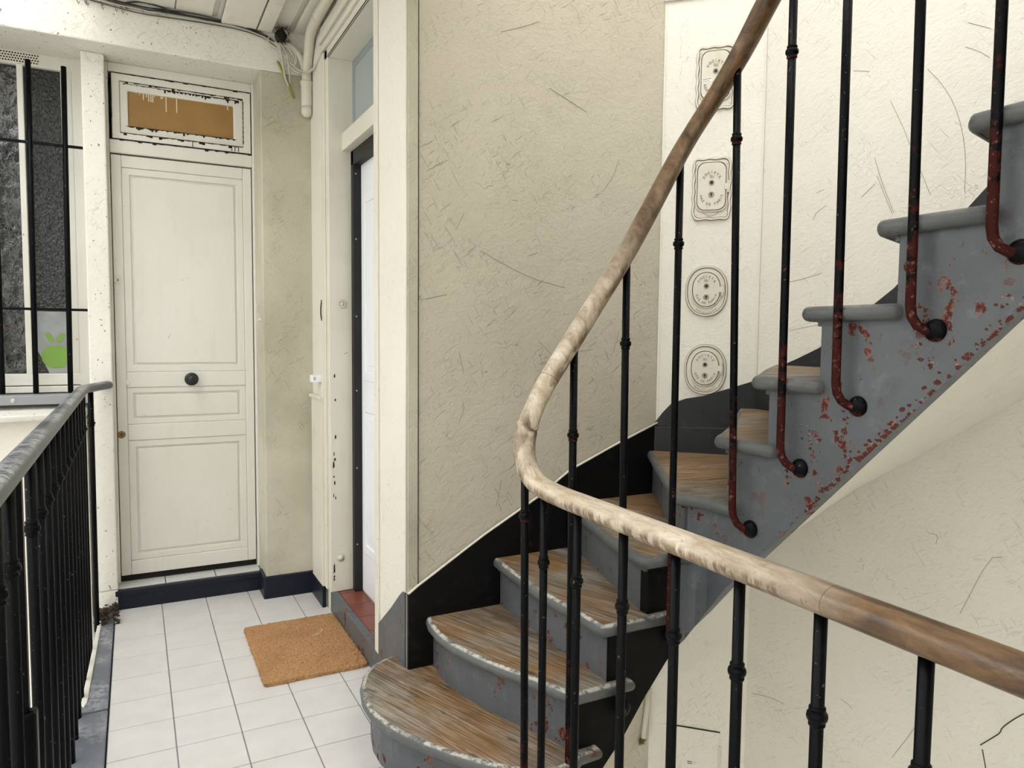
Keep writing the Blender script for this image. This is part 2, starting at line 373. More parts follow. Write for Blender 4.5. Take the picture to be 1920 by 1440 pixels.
# ceiling over the landing: boarding with a lowered casing and mouldings running along it
cl = struct(MB().box(-.16, -1.9, 2.82, .90, 3.76, 3.0).mk('ceiling', CEIL), 'cream boarded ceiling over the landing')
bx = [-.16, .02, .20, .36]
for a, b in zip(bx, bx[1:]): box('ceiling_board', (a+.003, -1.6, 2.808, b-.003, 3.75, 2.822), CEIL, cl, .004)
box('ceiling_casing', (.395, -1.6, 2.785, .551, 3.749, 2.824), CEIL, cl, .004)
box('ceiling_casing', (.558, -1.6, 2.785, .622, 3.749, 2.824), CEIL, cl, .004)
MB().tube([(.386, -1.6, 2.806), (.386, 3.748, 2.806)], .010, 8).mk('ceiling_moulding', CEIL, cl, smooth=True)
MB().tube([(.712, -1.6, 2.818), (.712, 3.748, 2.818)], .008, 8).mk('ceiling_moulding', CEIL, cl, smooth=True)
box('ceiling_board', (.725, -1.6, 2.806, .815, 3.749, 2.822), CEIL, cl, .004)
# cornice mouldings above the inner door
co1 = empty('trim_2', (.80, 3.0, 2.64)); struct(co1, 'stacked cream mouldings above the inner door')
for x0, z0, z1 in ((.800, 2.645, 2.675), (.790, 2.683, 2.712), (.802, 2.72, 2.76)):
    box('moulding', (x0, 2.46, z0, .822, 3.52, z1), TRIM, co1, .005)
# baseboards
def bb(name, b, mat, label): return struct(box(name, b, mat, None, .006), label)
bb('baseboard_pier', (.556, 3.732, -.01, .803, 3.752, .112), NAVY, 'navy black baseboard across the foot of the plaster pier')
bb('baseboard_reveal', (.553, 3.734, -.01, .569, 3.895, .112), NAVY, 'navy black baseboard returning into the door recess')
bb('baseboard_corridor', (.790, 3.497, -.01, .810, 3.734, .104), NAVY, 'short navy baseboard left of the inner door')
# stepped skirting that climbs the stair wall
tr = [(.82, .0), (.82, .44), (.857, .465), (1.108, .614), (1.33, .731), (1.47, .822), (1.694, .913), (1.8875, .985), (1.8875, .6), (1.5, .3), (1.1, 0)]
sk = struct(MB().prism(tr, 2.330, 2.346, FXZ).mk('trim_3', BLACKP, bevel=.003), 'near black skirting climbing the far stair wall')
MB().tube([(x, 2.332, z+.003) for x, z in tr[1:8]], .0045, 8).mk('white_bead', TRIM, sk, smooth=True)
def FCH(s, z, d):       # canted corner: s along it, d out into the stairwell
    return (1.8875+.70711*s-.70711*d, 2.3475-.70711*s-.70711*d, z)
sk2 = struct(MB().prism([(0, .60), (0, .988), (.03, 1.03), (.063, 1.067), (.12, 1.09), (.192, 1.104), (.29, 1.137), (.389, 1.172), (.389, .60)], 0, .012, FCH).mk('trim_4', SKIRTG, bevel=.002), 'dark curved skirting on the canted stairwell corner')
MB().prism([(0, .60), (0, .975), (.389, .984), (.389, .60)], .012, .026, FCH).mk('skirting_plinth', SKIRTG, sk2, bevel=.004)
MB().prism([(.186, .985), (.190, .985), (.190, 1.10), (.186, 1.10)], .011, .0132, FCH).mk('skirting_joint', BLACK, sk2)
rs = [(2.075, 1.172), (1.992, 1.215), (1.868, 1.264), (1.777, 1.304), (1.5, 1.50), (1.2, 1.80), (.9, 2.10), (.3, 2.7), (.3, 2.1), (1.0, 1.5), (1.5, 1.0), (2.075, .8)]
struct(MB().prism(rs, 2.150, 2.164, FYZ).mk('trim_5', SKIRTG, bevel=.003), 'dark skirting climbing the right stair wall')
# grey painted foot of the corridor corner
gf = [(2.352, .05), (2.352, .442), (2.378, .437), (2.418, .407), (2.509, .333), (2.60, .266), (2.674, .212), (2.73, .166), (2.768, .118), (2.80, .06), (2.81, 0), (2.40, 0)]
struct(MB().prism(gf, .813, .821, FYZ).mk('trim_6', GREY, bevel=.002), 'grey painted sweep at the foot of the corridor corner')
# corner casing strip beside the stair wall
t7 = struct(MB().box(.8205, 2.336, .44, .857, 2.346, 3.1).mk('trim_7', WALLS, bevel=.002), 'narrow weathered strip on the corner beside the stair wall')
MB().box(.857, 2.341, .46, .861, 2.3455, 3.1).mk('joint', DARK, t7)
MB().tube([(.818, 2.345, .45), (.818, 2.345, 1.7), (.818, 2.345, 3.08)], .004, 6).mk('bead', TRIM, t7, smooth=True)
t8 = struct(MB().prism([(.0, 2.655), (.36, 2.655), (.36, 2.675), (.0, 2.675)], 0, .012, FCH).mk('trim_8', TRIM, bevel=.003), 'thin cream ledge high on the canted corner')
# vertical board joints of the canted panel
jo = MB().prism([(.191, 1.31), (.193, 1.31), (.193, 1.415), (.191, 1.415)], 0, .0012, FCH).prism([(.380, 1.18), (.389, 1.18), (.389, 2.64), (.380, 2.64)], 0, .004, FCH).prism([(.004, 1.0), (.012, 1.0), (.012, 2.64), (.004, 2.64)], 0, .003, FCH)
struct(jo.mk('trim_9', TRIM), 'upright edge beads of the canted corner panel')

# ================================================================== door 1 (panelled, end wall)
d1 = empty('door_1', (.24, 4.0, .13)); struct(d1, 'off white panelled door with black centre knob and transom window above')
box('door_leaf', (-.080, 4.012, .132, .555, 4.05, 2.182), DOORP, d1, .003)
def panel(x0, z0, x1, z1, m):
    frame2('panel_moulding', (x0, z0, x1, z1), (x0+m, z0+m, x1-m, z1-m), 4.003, 4.02, FXZ, DOORP, d1, .004)
    box('door_panel', (x0+m+.008, 4.005, z0+m+.008, x1-m-.008, 4.02, z1-m-.008), DOORP, d1, .005)
# stiles and rails stand proud of the panels
for b in ((-.080, 3.998, .132, -.036, 4.03, 2.182), (.514, 3.998, .132, .555, 4.03, 2.182), (-.036, 3.998, 2.125, .514, 4.03, 2.182),
          (-.036, 3.998, 1.065, .514, 4.03, 1.141), (-.036, 3.998, .804, .514, 4.03, .883), (-.036, 3.998, .132, .514, 4.03, .203)):
    box('door_rail' if b[3]-b[0] > .2 else 'door_stile', b, DOORP, d1, .004)
panel(-.036, 1.141, .514, 2.125, .034); panel(-.036, .883, .514, 1.065, .028); panel(-.036, .203, .514, .804, .034)
k = MB().lathe([(.012, 0), (.012, .018), (.020, .022), (.030, .030), (.033, .042), (.031, .054), (.024, .060), (.020, .058), (.012, .064), (.0, .066)], (.252, 3.998, 1.104), (0, -1, 0), 28).mk('door_knob', KNOB, d1, smooth=True); tag(k, 'round black door knob')
def lock(x, z, r, m, parent, y=3.998):
    o = MB().lathe([(r, 0), (r, .004), (r*.82, .007), (r*.62, .007), (r*.6, .003), (r*.42, .003), (r*.36, .006), (0, .006)], (x, y, z), (0, -1, 0), 24).mk('lock_cylinder', m, parent, smooth=False)
    MB().box(x-.002, y-.0075, z-.006, x+.002, y-.005, z+.006).mk('keyhole', BLACK, o); return o
tag(lock(-.064, .836, .018, BRASS, d1), 'brass lock cylinder'); lock(-.062, 1.586, .019, DOORP, d1)
box('lock_label', (-.079, 3.996, 1.518, -.046, 3.999, 1.532), DOORP, d1, .001)
MB().lathe([(.013, 0), (.013, .003), (.008, .004), (0, .004)], (-.030, 3.998, 1.09), (0, -1, 0), 16).mk('painted_over_lock', DOORP, d1)
# frame, head and transom
box('door_frame', (-.108, 3.985, .10, -.083, 4.1, 2.606), DOORP, d1, .004); box('door_frame', (.559, 3.975, .10, .588, 4.1, 2.606), DOORP, d1, .004)
box('door_head', (-.083, 3.986, 2.188, .559, 4.1, 2.250), DOORP, d1, .004)
box('head_casing', (-.083, 3.985, 2.562, .559, 4.1, 2.606), DOORP, d1, .004)
tf = frame2('transom_frame', (-.070, 2.254, .554, 2.558), (-.036, 2.283, .518, 2.526), 3.984, 4.05, FXZ, FRAMEP, d1, .004)
ti = frame2('transom_sash', (-.036, 2.283, .518, 2.526), (-.001, 2.322, .473, 2.484), 3.994, 4.04, FXZ, FRAMEP, d1, .005)
box('transom_pane', (-.001, 4.006, 2.322, .473, 4.012, 2.484), OCHRE, d1, 0)
dr = MB()
for x, l in ((.035, .006), (.066, .03), (.079, .016), (.089, .034), (.099, .035), (.107, .035), (.115, .008), (.143, .014), (.150, .012), (.165, .072), (.212, .070), (.447, .022), (.05, .01)):
    dr.box(x-.0022, 4.0045, 2.486-l, x+.0022, 4.0065, 2.486)
dr.mk('paint_drips', DRIP, d1)
# rotten gaps in the transom joinery
gp = MB(); random.seed(3)
def gapline(x0, x1, z0, z1, y, n, t):
    for i in range(n):
        a = x0+(x1-x0)*i/n; z = z0+(z1-z0)*(i+.5)/n; h = t*(.3+1.9*random.random()**2)
        gp.box(a, y, z-h-(random.random() < .15)*t*2.2, a+(x1-x0)/n*1.02, y+.004, z+t*.3)
gapline(-.036, .518, 2.527, 2.527, 3.9925, 44, .0028); gapline(-.07, .554, 2.5595, 2.5595, 3.983, 30, .0020)
gapline(.15, .50, 2.514, 2.514, 3.9922, 50, .0045); gapline(-.02, .15, 2.516, 2.516, 3.9922, 22, .002)
gapline(-.01, .485, 2.3195, 2.3195, 3.9922, 60, .0036); gapline(-.036, .515, 2.284, 2.284, 3.983, 40, .0032); gapline(-.07, .554, 2.2535, 2.2535, 3.983, 40, .003)
for i in range(9): gp.box(.5155+.002*random.random(), 3.9832, 2.30+i*.024, .5195, 3.9862, 2.30+i*.024+.02)
for x in (.46, .475, .492): gp.box(x, 3.9828, 2.258, x+.0035, 3.9862, 2.284)
gp.box(.278, 3.9828, 2.256, .281, 3.9862, 2.284); gp.box(-.072, 3.9828, 2.35, -.0685, 3.9862, 2.56)
gp.mk('rotten_gaps', DARK, d1)
st = struct(box('step_1', (-.106, 3.893, -.2, .566, 4.3, .092), NAVY, None, .006), 'navy painted door step in front of the panelled door'); st.name = 'trim_10'
box('step_lip', (-.106, 3.886, .066, .562, 3.93, .0935), NAVY, st, .004)
for a, b in ((-.10, .112), (.116, .345), (.349, .562)): box('step_tile', (a, 3.915, .090, b, 4.03, .098), TILE, st, .0015)
box('draught_gap', (-.083, 4.02, .098, .556, 4.04, .136), DARK, st, 0)
# staple and ring on right of door 1
lt = tag(empty('latch_ring', (.583, 3.86, 1.42)), 'small painted iron latch ring on the reveal right of the panelled door', 'latch')
MB().lathe([(.012, 0), (.012, .006), (.006, .008), (.004, .014), (0, .015)], (.569, 3.83, 1.405), (-1, 0, 0), 14).mk('plate', CAST, lt, smooth=True)
MB().tube([(.560, 3.83, 1.44), (.552, 3.825, 1.45), (.552, 3.825, 1.47), (.560, 3.83, 1.477)], .002, 6).mk('hook', CAST, lt, smooth=True)

# ================================================================== window 1
wn = empty('window_1', (-.35, 4.08, 1.05)); struct(wn, 'white framed window with dark textured panes left of the panelled door')
wfm = MB(); wfm.box(-.95, 4.05, 2.548, -.19, 4.1, 2.61); wfm.box(-.279, 4.052, 1.135, -.232, 4.1, 2.55); wfm.box(-.232, 4.035, 1.04, -.186, 4.1, 2.61)
wfm.mk('window_frame', DOORP, wn, bevel=.005)
box('mullion', (-.448, 4.045, 1.135, -.424, 4.1, 2.55), FRAMEP, wn, .003)
wr_ = MB(); wr_.box(-.95, 4.045, 1.082, -.19, 4.1, 1.137); wr_.box(-.95, 4.03, 1.048, -.19, 4.1, 1.078); wr_.mk('bottom_rail', FRAMEP, wn, bevel=.004)
box('pane', (-.95, 4.075, 1.13, -.448, 4.082, 2.55), GLA, wn, 0); box('pane', (-.424, 4.075, 1.13, -.279, 4.082, 2.55), GLB, wn, 0)
box('flashing', (-.95, 3.93, 1.0, -.19, 4.04, 1.044), ZINC, wn, .004)
MB().lathe([(.010, 0), (.010, .002), (.004, .003), (0, .003)], (-.49, 3.93, 1.022), (0, -1, 0), 14).mk('flashing_screw', CHROME, wn)
sl = MB().add([(-.95, 3.86, .925), (-.205, 3.875, .935), (-.205, 3.86, .962), (-.95, 3.85, .952), (-.95, 4.08, .94), (-.2, 4.08, .94), (-.2, 4.08, 1.01), (-.95, 4.08, 1.01)],
              [(0, 1, 2, 3), (3, 2, 6, 7), (0, 3, 7, 4), (1, 5, 6, 2), (4, 5, 1, 0), (4, 7, 6, 5)]).mk('window_sill', WALLW, wn, bevel=.006)
vg = MB()
for i in range(16):
    for j in range(4):
        x = -.53+.0098*i*1.1+(.005 if j % 2 else 0); z = 2.563+j*.0115
        vg.lathe([(.0040, 0), (.0036, .001)], (x, 4.0495, z), (0, -1, 0), 6)
gr0 = box('vent_plate', (-.60, 4.0492, 2.553, -.355, 4.0515, 2.607), TRIM, wn, .001)
v_ = vg.mk('vent_holes', DARK, wn); v_['kind'] = 'stuff'
# green apple on a film behind the pane, flat sticker
fl = tag(empty('apple_sticker', (-.33, 4.07, 1.14)), 'green apple shaped sticker on frosted film, bottom of the barred window', 'sticker')
MB().prism([(-.415, 1.138), (-.282, 1.138), (-.280, 1.43), (-.415, 1.43)], 4.0725, 4.0745, FXZ).mk('film', FILM, fl)
MB().prism([(-.415, 1.138), (-.36, 1.138), (-.415, 1.27)], 4.0715, 4.0725, FXZ).mk('film_dark_corner', GLB, fl)  # dark triangle over the lower left corner of the film
ap = []
for i in range(48):
    a = 2*PI*i/48; r = .058*(1-.14*max(0, math.cos(a-PI/2))**10-.05*max(0, math.cos(a+PI/2))**14)
    ap.append((-.332+r*1.0*math.cos(a), 1.217+r*1.0*math.sin(a)))
MB().prism(ap, 4.0705, 4.0715, FXZ).mk('apple_body', GREEN, fl)
for s_ in (-1, 1):
    lf = [( -.332+s_*(.002+.040*t), 1.288+.035*t+s_*0+w_*.019*math.sin(PI*t)) for t, w_ in [(i/8, 1) for i in range(9)]+[(1-i/8, -1) for i in range(1, 8)]]
    MB().prism(lf, 4.0705, 4.0715, FXZ).mk('apple_leaf', GREEN, fl)
# iron grille
g = tag(empty('window_grille', (-.35, 3.95, 1.04)), 'black iron bar grille mounted in front of the left window', 'grille')
for xt, xb, zt in ((-.393, -.404, 2.545), (-.257, -.268, 2.538), (-.528, -.531, 2.55), (-.66, -.66, 2.55), (-.79, -.79, 2.55)):
    MB().tube([(xb, 3.95, 1.05), (xt, 3.95, zt)], .0115, 10).mk('upright_bar', IRON, g, smooth=True)
for z in (2.183, 1.437): box('cross_bar', (-.95, 3.944, z-.006, -.165, 3.956, z+.006), IRON, g, .001)

# ================================================================== door 2 (white inner door)
d2 = empty('door_2', (.95, 3.05, .1)); struct(d2, 'clean white inner door in a cream frame with black seal')
a2 = MB(); a2.box(.812, 3.42, .10, .8205, 3.52, 2.64); a2.box(.812, 2.655, .10, .8205, 2.70, 2.64); a2.box(.812, 2.655, 2.598, .8205, 3.52, 2.64)
a2.box(.804, 3.46, .10, .8125, 3.515, 2.636); a2.mk('architrave', TRIM, d2, bevel=.003)
box('jamb', (.812, 3.410, .10, .93, 3.422, 2.60), TRIM, d2, .003); box('jamb', (.822, 2.69, .10, .93, 2.702, 2.60), TRIM, d2, .003)
box('head_soffit', (.812, 2.69, 2.598, .93, 3.42, 2.61), TRIM, d2, .003)
box('transom_bar', (.876, 2.70, 2.185, .95, 3.412, 2.265), TRIM, d2, .004)
box('transom_pane', (.928, 2.70, 2.26, .934, 3.41, 2.60), PLBLUE, d2, 0)
frame2('pane_edge', (2.70, 2.26, 3.41, 2.60), (2.74, 2.30, 3.372, 2.562), .9265, .928, FYZ, simple('grey glazing edge', (.26, .31, .33, 1), .3), d2, 0)
s2 = MB(); s2.box(.918, 3.372, .10, .955, 3.411, 2.186); s2.box(.918, 2.70, 2.12, .955, 3.411, 2.186); s2.mk('black_seal', BLACK, d2)
for z in (.33, .70, 1.07, 1.42, 1.78, 2.08): MB().lathe([(.004, 0), (.004, .001), (.002, .0015), (0, .0015)], (.93, 3.3717, z), (0, -1, 0), 10).mk('seal_screw', CHROME, d2)
box('door_leaf', (.955, 2.70, .104, .99, 3.372, 2.125), WHITE, d2, .003)
for z0, z1 in ((.30, 1.02), (1.12, 1.98)):
    frame2('panel_moulding', (2.80, z0, 3.335, z1), (2.84, z0+.045, 3.29, z1-.045), .948, .957, FYZ, WHITE, d2, .004)
    box('door_panel', (.950, 2.865, z0+.07, .957, 3.265, z1-.07), WHITE, d2, .004)
box('room_backing', (.995, 2.69, .0, 1.02, 3.43, 2.62), DARK, d2, 0)
rz = MB().lathe([(.021, 0), (.021, .004), (.014, .006), (.014, .004), (.009, .004), (.007, .010), (0, .011)], (.872, 3.409, 1.478), (0, -1, 0), 24).mk('doorbell', CAST, d2, smooth=True)
MB().lathe([(.017, 0), (.016, .004), (.006, .006), (.006, .010), (0, .011)], (.858, 3.409, .262), (0, -1, 0), 18).mk('painted_over_catch', CAST, d2, smooth=True)
cp = MB(); random.seed(5)
for z, h in ((1.13, .02), (1.02, .012), (.84, .02), (.76, .02), (.735, .015), (.70, .035), (.655, .01), (.62, .02), (.56, .02), (.55, .015), (.19, .05), (.17, .012), (.155, .015)):
    w_ = .004+.005*random.random(); x = .8225+.012*random.random(); cp.prism([(x, z), (x+w_, z+h*.2), (x+w_*.7, z+h), (x+w_*.1, z+h*.8)], 3.4085, 3.4098, FXZ)
cp.mk('paint_chips', DARK, d2)
th = struct(MB().box(.812, 2.69, 0, .846, 3.424, .100).mk('trim_11', GREY, bevel=.006), 'grey worn threshold edge of the inner door')
rt_ = empty('red_threshold', (.9, 3.05, .09)); struct(rt_, 'row of red terracotta tiles on the inner door threshold'); rt_.name = 'trim_12'
box('mortar_bed', (.846, 2.69, .02, 1.0, 3.424, .094), MORTAR, rt_, 0)
yy = [3.422, 3.375, 3.215, 3.055, 2.895, 2.735, 2.69]
for a, b in zip(yy, yy[1:]): box('threshold_tile', (.8475, b+.002, .09, .955, a-.002, .099), REDT, rt_, .0015)

# dado box, shelf stub, black flex on the short wall left of the inner door
dd = struct(MB().box(.792, 3.50, .104, .809, 3.72, 1.02).mk('trim_13', TRIM, bevel=.003), 'cream boxed dado left of the inner door')
box('dado_cap', (.782, 3.498, 1.018, .812, 3.735, 1.034), TRIM, dd, .005)
sh = tag(empty('meter_box', (.79, 3.6, 1.1)), 'small white box with paper label peeping out left of the inner door frame', 'box')
box('body', (.764, 3.56, 1.101, .809, 3.62, 1.135), WHITE, sh, .003); box('paper_label', (.768, 3.559, 1.112, .782, 3.5603, 1.127), LABELM, sh, 0)
for q in range(3): box('print_line', (.769, 3.5586, 1.114+.004*q, .780, 3.5592, 1.1155+.004*q), INK, sh, 0)
fx = tag(MB().tube([(.808, 3.545, 1.50), (.802, 3.54, 1.46), (.802, 3.54, 1.43), (.808, 3.545, 1.40)], .003, 8).mk('black_flex', WIREB, smooth=True, origin=(.8, 3.53, 1.39)), 'short black flex hanging behind the inner door frame', 'cable')
# moulding knob top of corridor corner
fi = tag(empty('wall_rosette', (.81, 2.43, 2.60)), 'cream painted rosette at the top of the corridor corner', 'rosette')
MB().lathe([(.020, 0), (.022, .012), (.012, .022), (.0, .024)], (.8195, 2.455, 2.615), (-1, 0, 0), 18).mk('boss', CAST, fi, smooth=True)
MB().lathe([(.016, 0), (.017, .012), (.008, .02), (.0, .022)], (.8195, 2.41, 2.64), (-1, 0, 0), 18).mk('boss', CAST, fi, smooth=True)

# ================================================================== STAIRCASE
sc = tag(empty('staircase', (1.3, 2.0, 0)), 'winding wooden staircase with worn oak treads and chipped grey risers', 'staircase')
Z = [0, .175, .35, .525, .70, .875, 1.06, 1.237, 1.414, 1.597, 1.777, 1.957, 2.137, 2.317]
TH = .036
XS, YS = 1.475, 1.655       # faces of the outer string
NX, NY = 1.448, 1.628       # nosing returns
# nosed polyline (wall end -> string end) then plain back points
nose = {
 1: [(.82, 2.47), (.772, 2.458), (.72, 2.430), (.672, 2.372), (.637, 2.290), (.618, 2.196), (.618, 2.106), (.634, 2.030), (.669, 1.942), (.708, 1.868), (.754, 1.795), (.808, 1.722), (.868, 1.655), (.925, 1.612), (.985, 1.592), (1.045, 1.602), (1.085, 1.625), (1.15, NY)],
 2: [(.888, 2.345), (.872, 2.281), (.866, 2.19), (.874, 2.093), (.901, 1.99), (.935, 1.895), (.978, 1.80), (1.012, 1.72), (1.036, 1.66), (1.046, NY+.004), (1.06, NY), (1.26, NY)],
 3: [(1.147, 2.345), (1.135, 2.22), (1.128, 2.109), (1.125, 1.969), (1.13, 1.846), (1.136, 1.747), (1.138, 1.65), (1.146, NY), (1.40, NY)],
 4: [(1.455, 2.345), (1.430, 2.24), (1.398, 2.134), (1.350, 1.97), (1.315, 1.83), (1.296, 1.73), (1.290, 1.65), (1.297, NY), (1.42, NY), (1.47, 1.61)],
 5: [(1.848, 2.345), (1.770, 2.225), (1.687, 2.10), (1.59, 1.945), (1.492, 1.79), (1.425, 1.68), (1.405, 1.645), (1.418, 1.622), (1.437, 1.59), (1.447, 1.55), (NX, 1.47)],
 6: [(2.115, 2.115), (1.95, 1.965), (1.74, 1.77), (1.53, 1.60), (1.465, 1.553), (NX+.003, 1.54), (NX, 1.525), (NX, 1.33)],
}
back = {
 1: [(1.15, 1.70), (1.02, 2.345), (.82, 2.345)],
 2: [(1.26, 1.70), (1.26, 2.345)],
 3: [(1.40, 1.70), (1.55, 2.345)],
 4: [(1.52, 1.66), (1.885, 2.345)],
 5: [(1.52, 1.47), (2.163, 2.04), (2.163, 2.0725), (1.8875, 2.3475)],
 6: [(1.52, 1.33), (2.163, 1.99), (2.163, 2.0725)],
}
wallY = {7: 1.99, 8: 1.62, 9: 1.33, 10: 1.06, 11: .81, 12: .58, 13: .37, 14: .17}
noseY = {7: 1.408, 8: 1.252, 9: 1.059, 10: .87, 11: .68, 12: .49, 13: .30, 14: .11}
for n in range(7, 14):
    y0, y1 = noseY[n], noseY[n+1]
    nose[n] = [(2.163, wallY[n]), (1.8, (wallY[n]+y0)/2+.0), (1.47, y0+.012), (NX+.002, y0-.002), (NX, y0-.018), (NX, y1-.055)]
    back[n] = [(1.52, y1-.055), (2.163, wallY[n+1]-.05)]
def offset(poly, flags, d):
    n = len(poly); out = []
    for i in range(n):
        nr = Vector((0, 0)); c = 0
        for j in (i-1, i):
            if flags[j % n]:
                a = Vector(poly[j % n]); b = Vector(poly[(j+1) % n]); t = (b-a)
                if t.length > 1e-6: nr += Vector((t.y, -t.x)).normalized(); c += 1
        if c == 2 and nr.length > .1: nr = nr.normalized()/max(.6, (nr.length/2))
        out.append((poly[i][0]+nr.x*d, poly[i][1]+nr.y*d))
    return out
for n in range(1, 14):
    e_ = nose[n][-1]; nose[n].append((e_[0], NY+.05) if n < 4 else ((1.50, e_[1]) if n > 4 else (e_[0]+.03, e_[1]+.04)))
    pl = nose[n]+back[n]; m = len(nose[n]); flags = [i < m-1 for i in range(len(pl))]
    # outward = right hand of travel (nosing runs with the room on its right)
    r = TH/2; zt = Z[n]; zc = zt-r
    area = sum(pl[i][0]*pl[(i+1) % len(pl)][1]-pl[(i+1) % len(pl)][0]*pl[i][1] for i in range(len(pl)))
    sgn = 1 if area > 0 else -1
    rings = []
    for a in (90, 62, 35, 10, -10, -35, -62, -90):
        a_ = math.radians(a); rings.append((offset(pl, flags, -sgn*r*(1-math.cos(a_))*.8), zc+r*math.sin(a_)))
    ins = offset(pl, flags, -sgn*(r*.8+.004))
    tr_ = mesh('tread', [(x, y, zt-.0005) for x, y in ins]+[(x, y, zt-TH+.001) for x, y in ins],
               [tuple(range(len(pl))), tuple(range(2*len(pl)-1, len(pl)-1, -1))]+[(i, (i+1) % len(pl), len(pl)+(i+1) % len(pl), len(pl)+i) for i in range(len(pl))], None, sc, mats=[WOODS[{1: 20, 2: 20, 3: 20, 4: 12, 5: 80}.get(n, 80)], GREY], fm=[0]+[1]*(len(pl)+1))
    vs = []; fs = []; L = m
    vs += [(x, y, zt) for x, y in ins[:m]]
    for rg, z in rings: vs += [(x, y, z) for x, y in rg[:m]]
    vs += [(x, y, zt-TH) for x, y in ins[:m]]
    for k_ in range(len(rings)+1):
        for i in range(m-1):
            fs.append((k_*L+i, k_*L+i+1, (k_+1)*L+i+1, (k_+1)*L+i))
    mesh('nosing', vs, fs, GREYN if n < 4 else GREYM, tr_, smooth=True)
# risers: (plan polyline, z0, z1)
def wallstrip(pts, z0, z1, th, side):
    """vertical board following plan points, th thick to one side"""
    P2 = [Vector(p) for p in pts]; o = []
    for i in range(len(P2)):
        t = (P2[min(i+1, len(P2)-1)]-P2[max(i-1, 0)]).normalized(); o.append(P2[i]+Vector((t.y, -t.x))*th*side)
    poly = [tuple(p) for p in P2]+[tuple(p) for p in reversed(o)]
    return poly
ris = {
 1: [(.82, 2.43), (.775, 2.425), (.735, 2.395), (.698, 2.345), (.668, 2.27), (.652, 2.19), (.652, 2.11), (.667, 2.04), (.700, 1.958), (.738, 1.884), (.783, 1.813), (.836, 1.742), (.893, 1.68), (.943, 1.642), (.99, 1.626), (1.035, 1.636), (1.06, 1.66)],
 2: [(.915, 2.345), (.903, 2.27), (.900, 2.19), (.909, 2.10), (.936, 2.0), (.968, 1.905), (1.008, 1.81), (1.04, 1.73), (1.06, 1.66)],
 3: [(1.176, 2.345), (1.170, 2.22), (1.168, 2.109), (1.170, 1.969), (1.175, 1.80), (1.178, 1.657)],
 4: [(1.488, 2.345), (1.462, 2.23), (1.430, 2.12), (1.384, 1.95), (1.350, 1.82), (1.325, 1.72), (1.318, 1.657)],
 5: [(1.876, 2.345), (1.80, 2.215), (1.715, 2.085), (1.62, 1.93), (1.523, 1.777), (1.450, 1.656)],
 6: [(2.145, 2.09), (1.97, 1.928), (1.76, 1.732), (1.55, 1.565), (1.478, 1.510)],
}
for n in range(7, 14):
    o_ = .042; ris[n] = [(2.163, wallY[n]-o_), (1.8, (wallY[n]+noseY[n])/2-o_), (1.478, noseY[n]-o_+.004)]
for n in range(1, 14):
    p = ris[n]; m = MB(); side = -1
    m.prism(wallstrip(p, 0, 0, .018, -1), Z[n-1], Z[n]-TH+.001, FXY)
    off = [Vector(q) for q in p]; P3 = []
    for i in range(len(off)):
        t = (off[min(i+1, len(off)-1)]-off[max(i-1, 0)]).normalized(); P3.append(tuple(off[i]+Vector((t.y, -t.x))*.009))
    rz_ = m.mk('riser', GREY, sc)
    MB().prism(wallstrip(P3, 0, 0, .012, -1), Z[n]-TH-.012, Z[n]-TH+.001, FXY).mk('cove_strip', GREY, rz_)
# outer string: columns (x, y, bottom, top)
def sb(y): return 2.19-1.04*y
cols = [(1.00, YS, -.26, .138), (1.06, YS, -.26, .138), (1.06, YS, -.26, .315), (1.10, YS, .02, .315), (1.178, YS, .105, .315), (1.178, YS, .105, .49), (1.243, YS, .175, .49), (1.293, YS, .243, .49), (1.318, YS, .277, .49), (1.318, YS, .277, .665),
        (1.392, YS, .365, .665), (1.42, 1.651, .40, .665), (1.447, 1.638, .43, .665), (1.447, 1.638, .43, .84), (1.465, 1.615, .475, .84), (1.475, 1.58, .53, .84), (XS, 1.51, sb(1.51), .84), (XS, 1.51, sb(1.51), 1.025)]
for n in range(7, 15):
    y = (noseY[n]-.042); cols += [(XS, y, sb(y), Z[n-1]-TH+.001)]
    if n < 14: cols += [(XS, y, sb(y), Z[n]-TH+.001)]
vs = []; fs = []; nrm = []
for i, (x, y, b, t) in enumerate(cols):
    if y >= 1.65: nv = (0, 1)
    elif x >= XS-.001 and y < 1.56: nv = (1, 0)
    else: nv = Vector((x-1.38, y-1.56)).normalized(); nv = (nv[0], nv[1])
    nx, ny = nv; vs += [(x, y, b), (x, y, t), (x+nx*.034, y+ny*.034, b), (x+nx*.034, y+ny*.034, t)]
for i in range(len(cols)-1):
    a, b = i*4, i*4+4
    fs += [(a, b, b+1, a+1), (a+2, a+3, b+3, b+2), (a, a+2, b+2, b), (a+1, b+1, b+3, a+3)]
fs += [(0, 1, 3, 2), (len(cols)*4-4, len(cols)*4-2, len(cols)*4-1, len(cols)*4-3)]
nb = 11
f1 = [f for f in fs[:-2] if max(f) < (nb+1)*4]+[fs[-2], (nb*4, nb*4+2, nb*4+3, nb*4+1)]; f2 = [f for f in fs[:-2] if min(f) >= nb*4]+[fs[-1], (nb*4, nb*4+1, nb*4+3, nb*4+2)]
mesh('lower_string', vs[:nb*4+4], f1, STRB, sc)  # same painted string as the grey part, its shade carried by the darker material
mesh('outer_string', vs[nb*4:], [tuple(i-nb*4 for i in f) for f in f2], GREY, sc)
# small fixing discs under the nosings
for (x, y, z) in ((XS, 1.40, .985), (XS, 1.475, .985), (XS, 1.30, 1.17), (XS, 1.12, 1.34), (XS, .95, 1.53), (XS, .89, 1.53)):
    MB().lathe([(.008, -.003), (.008, .0012), (0, .0015)], (x, y, z), (-1, 0, 0), 14).mk('string_plug', GREY, sc)
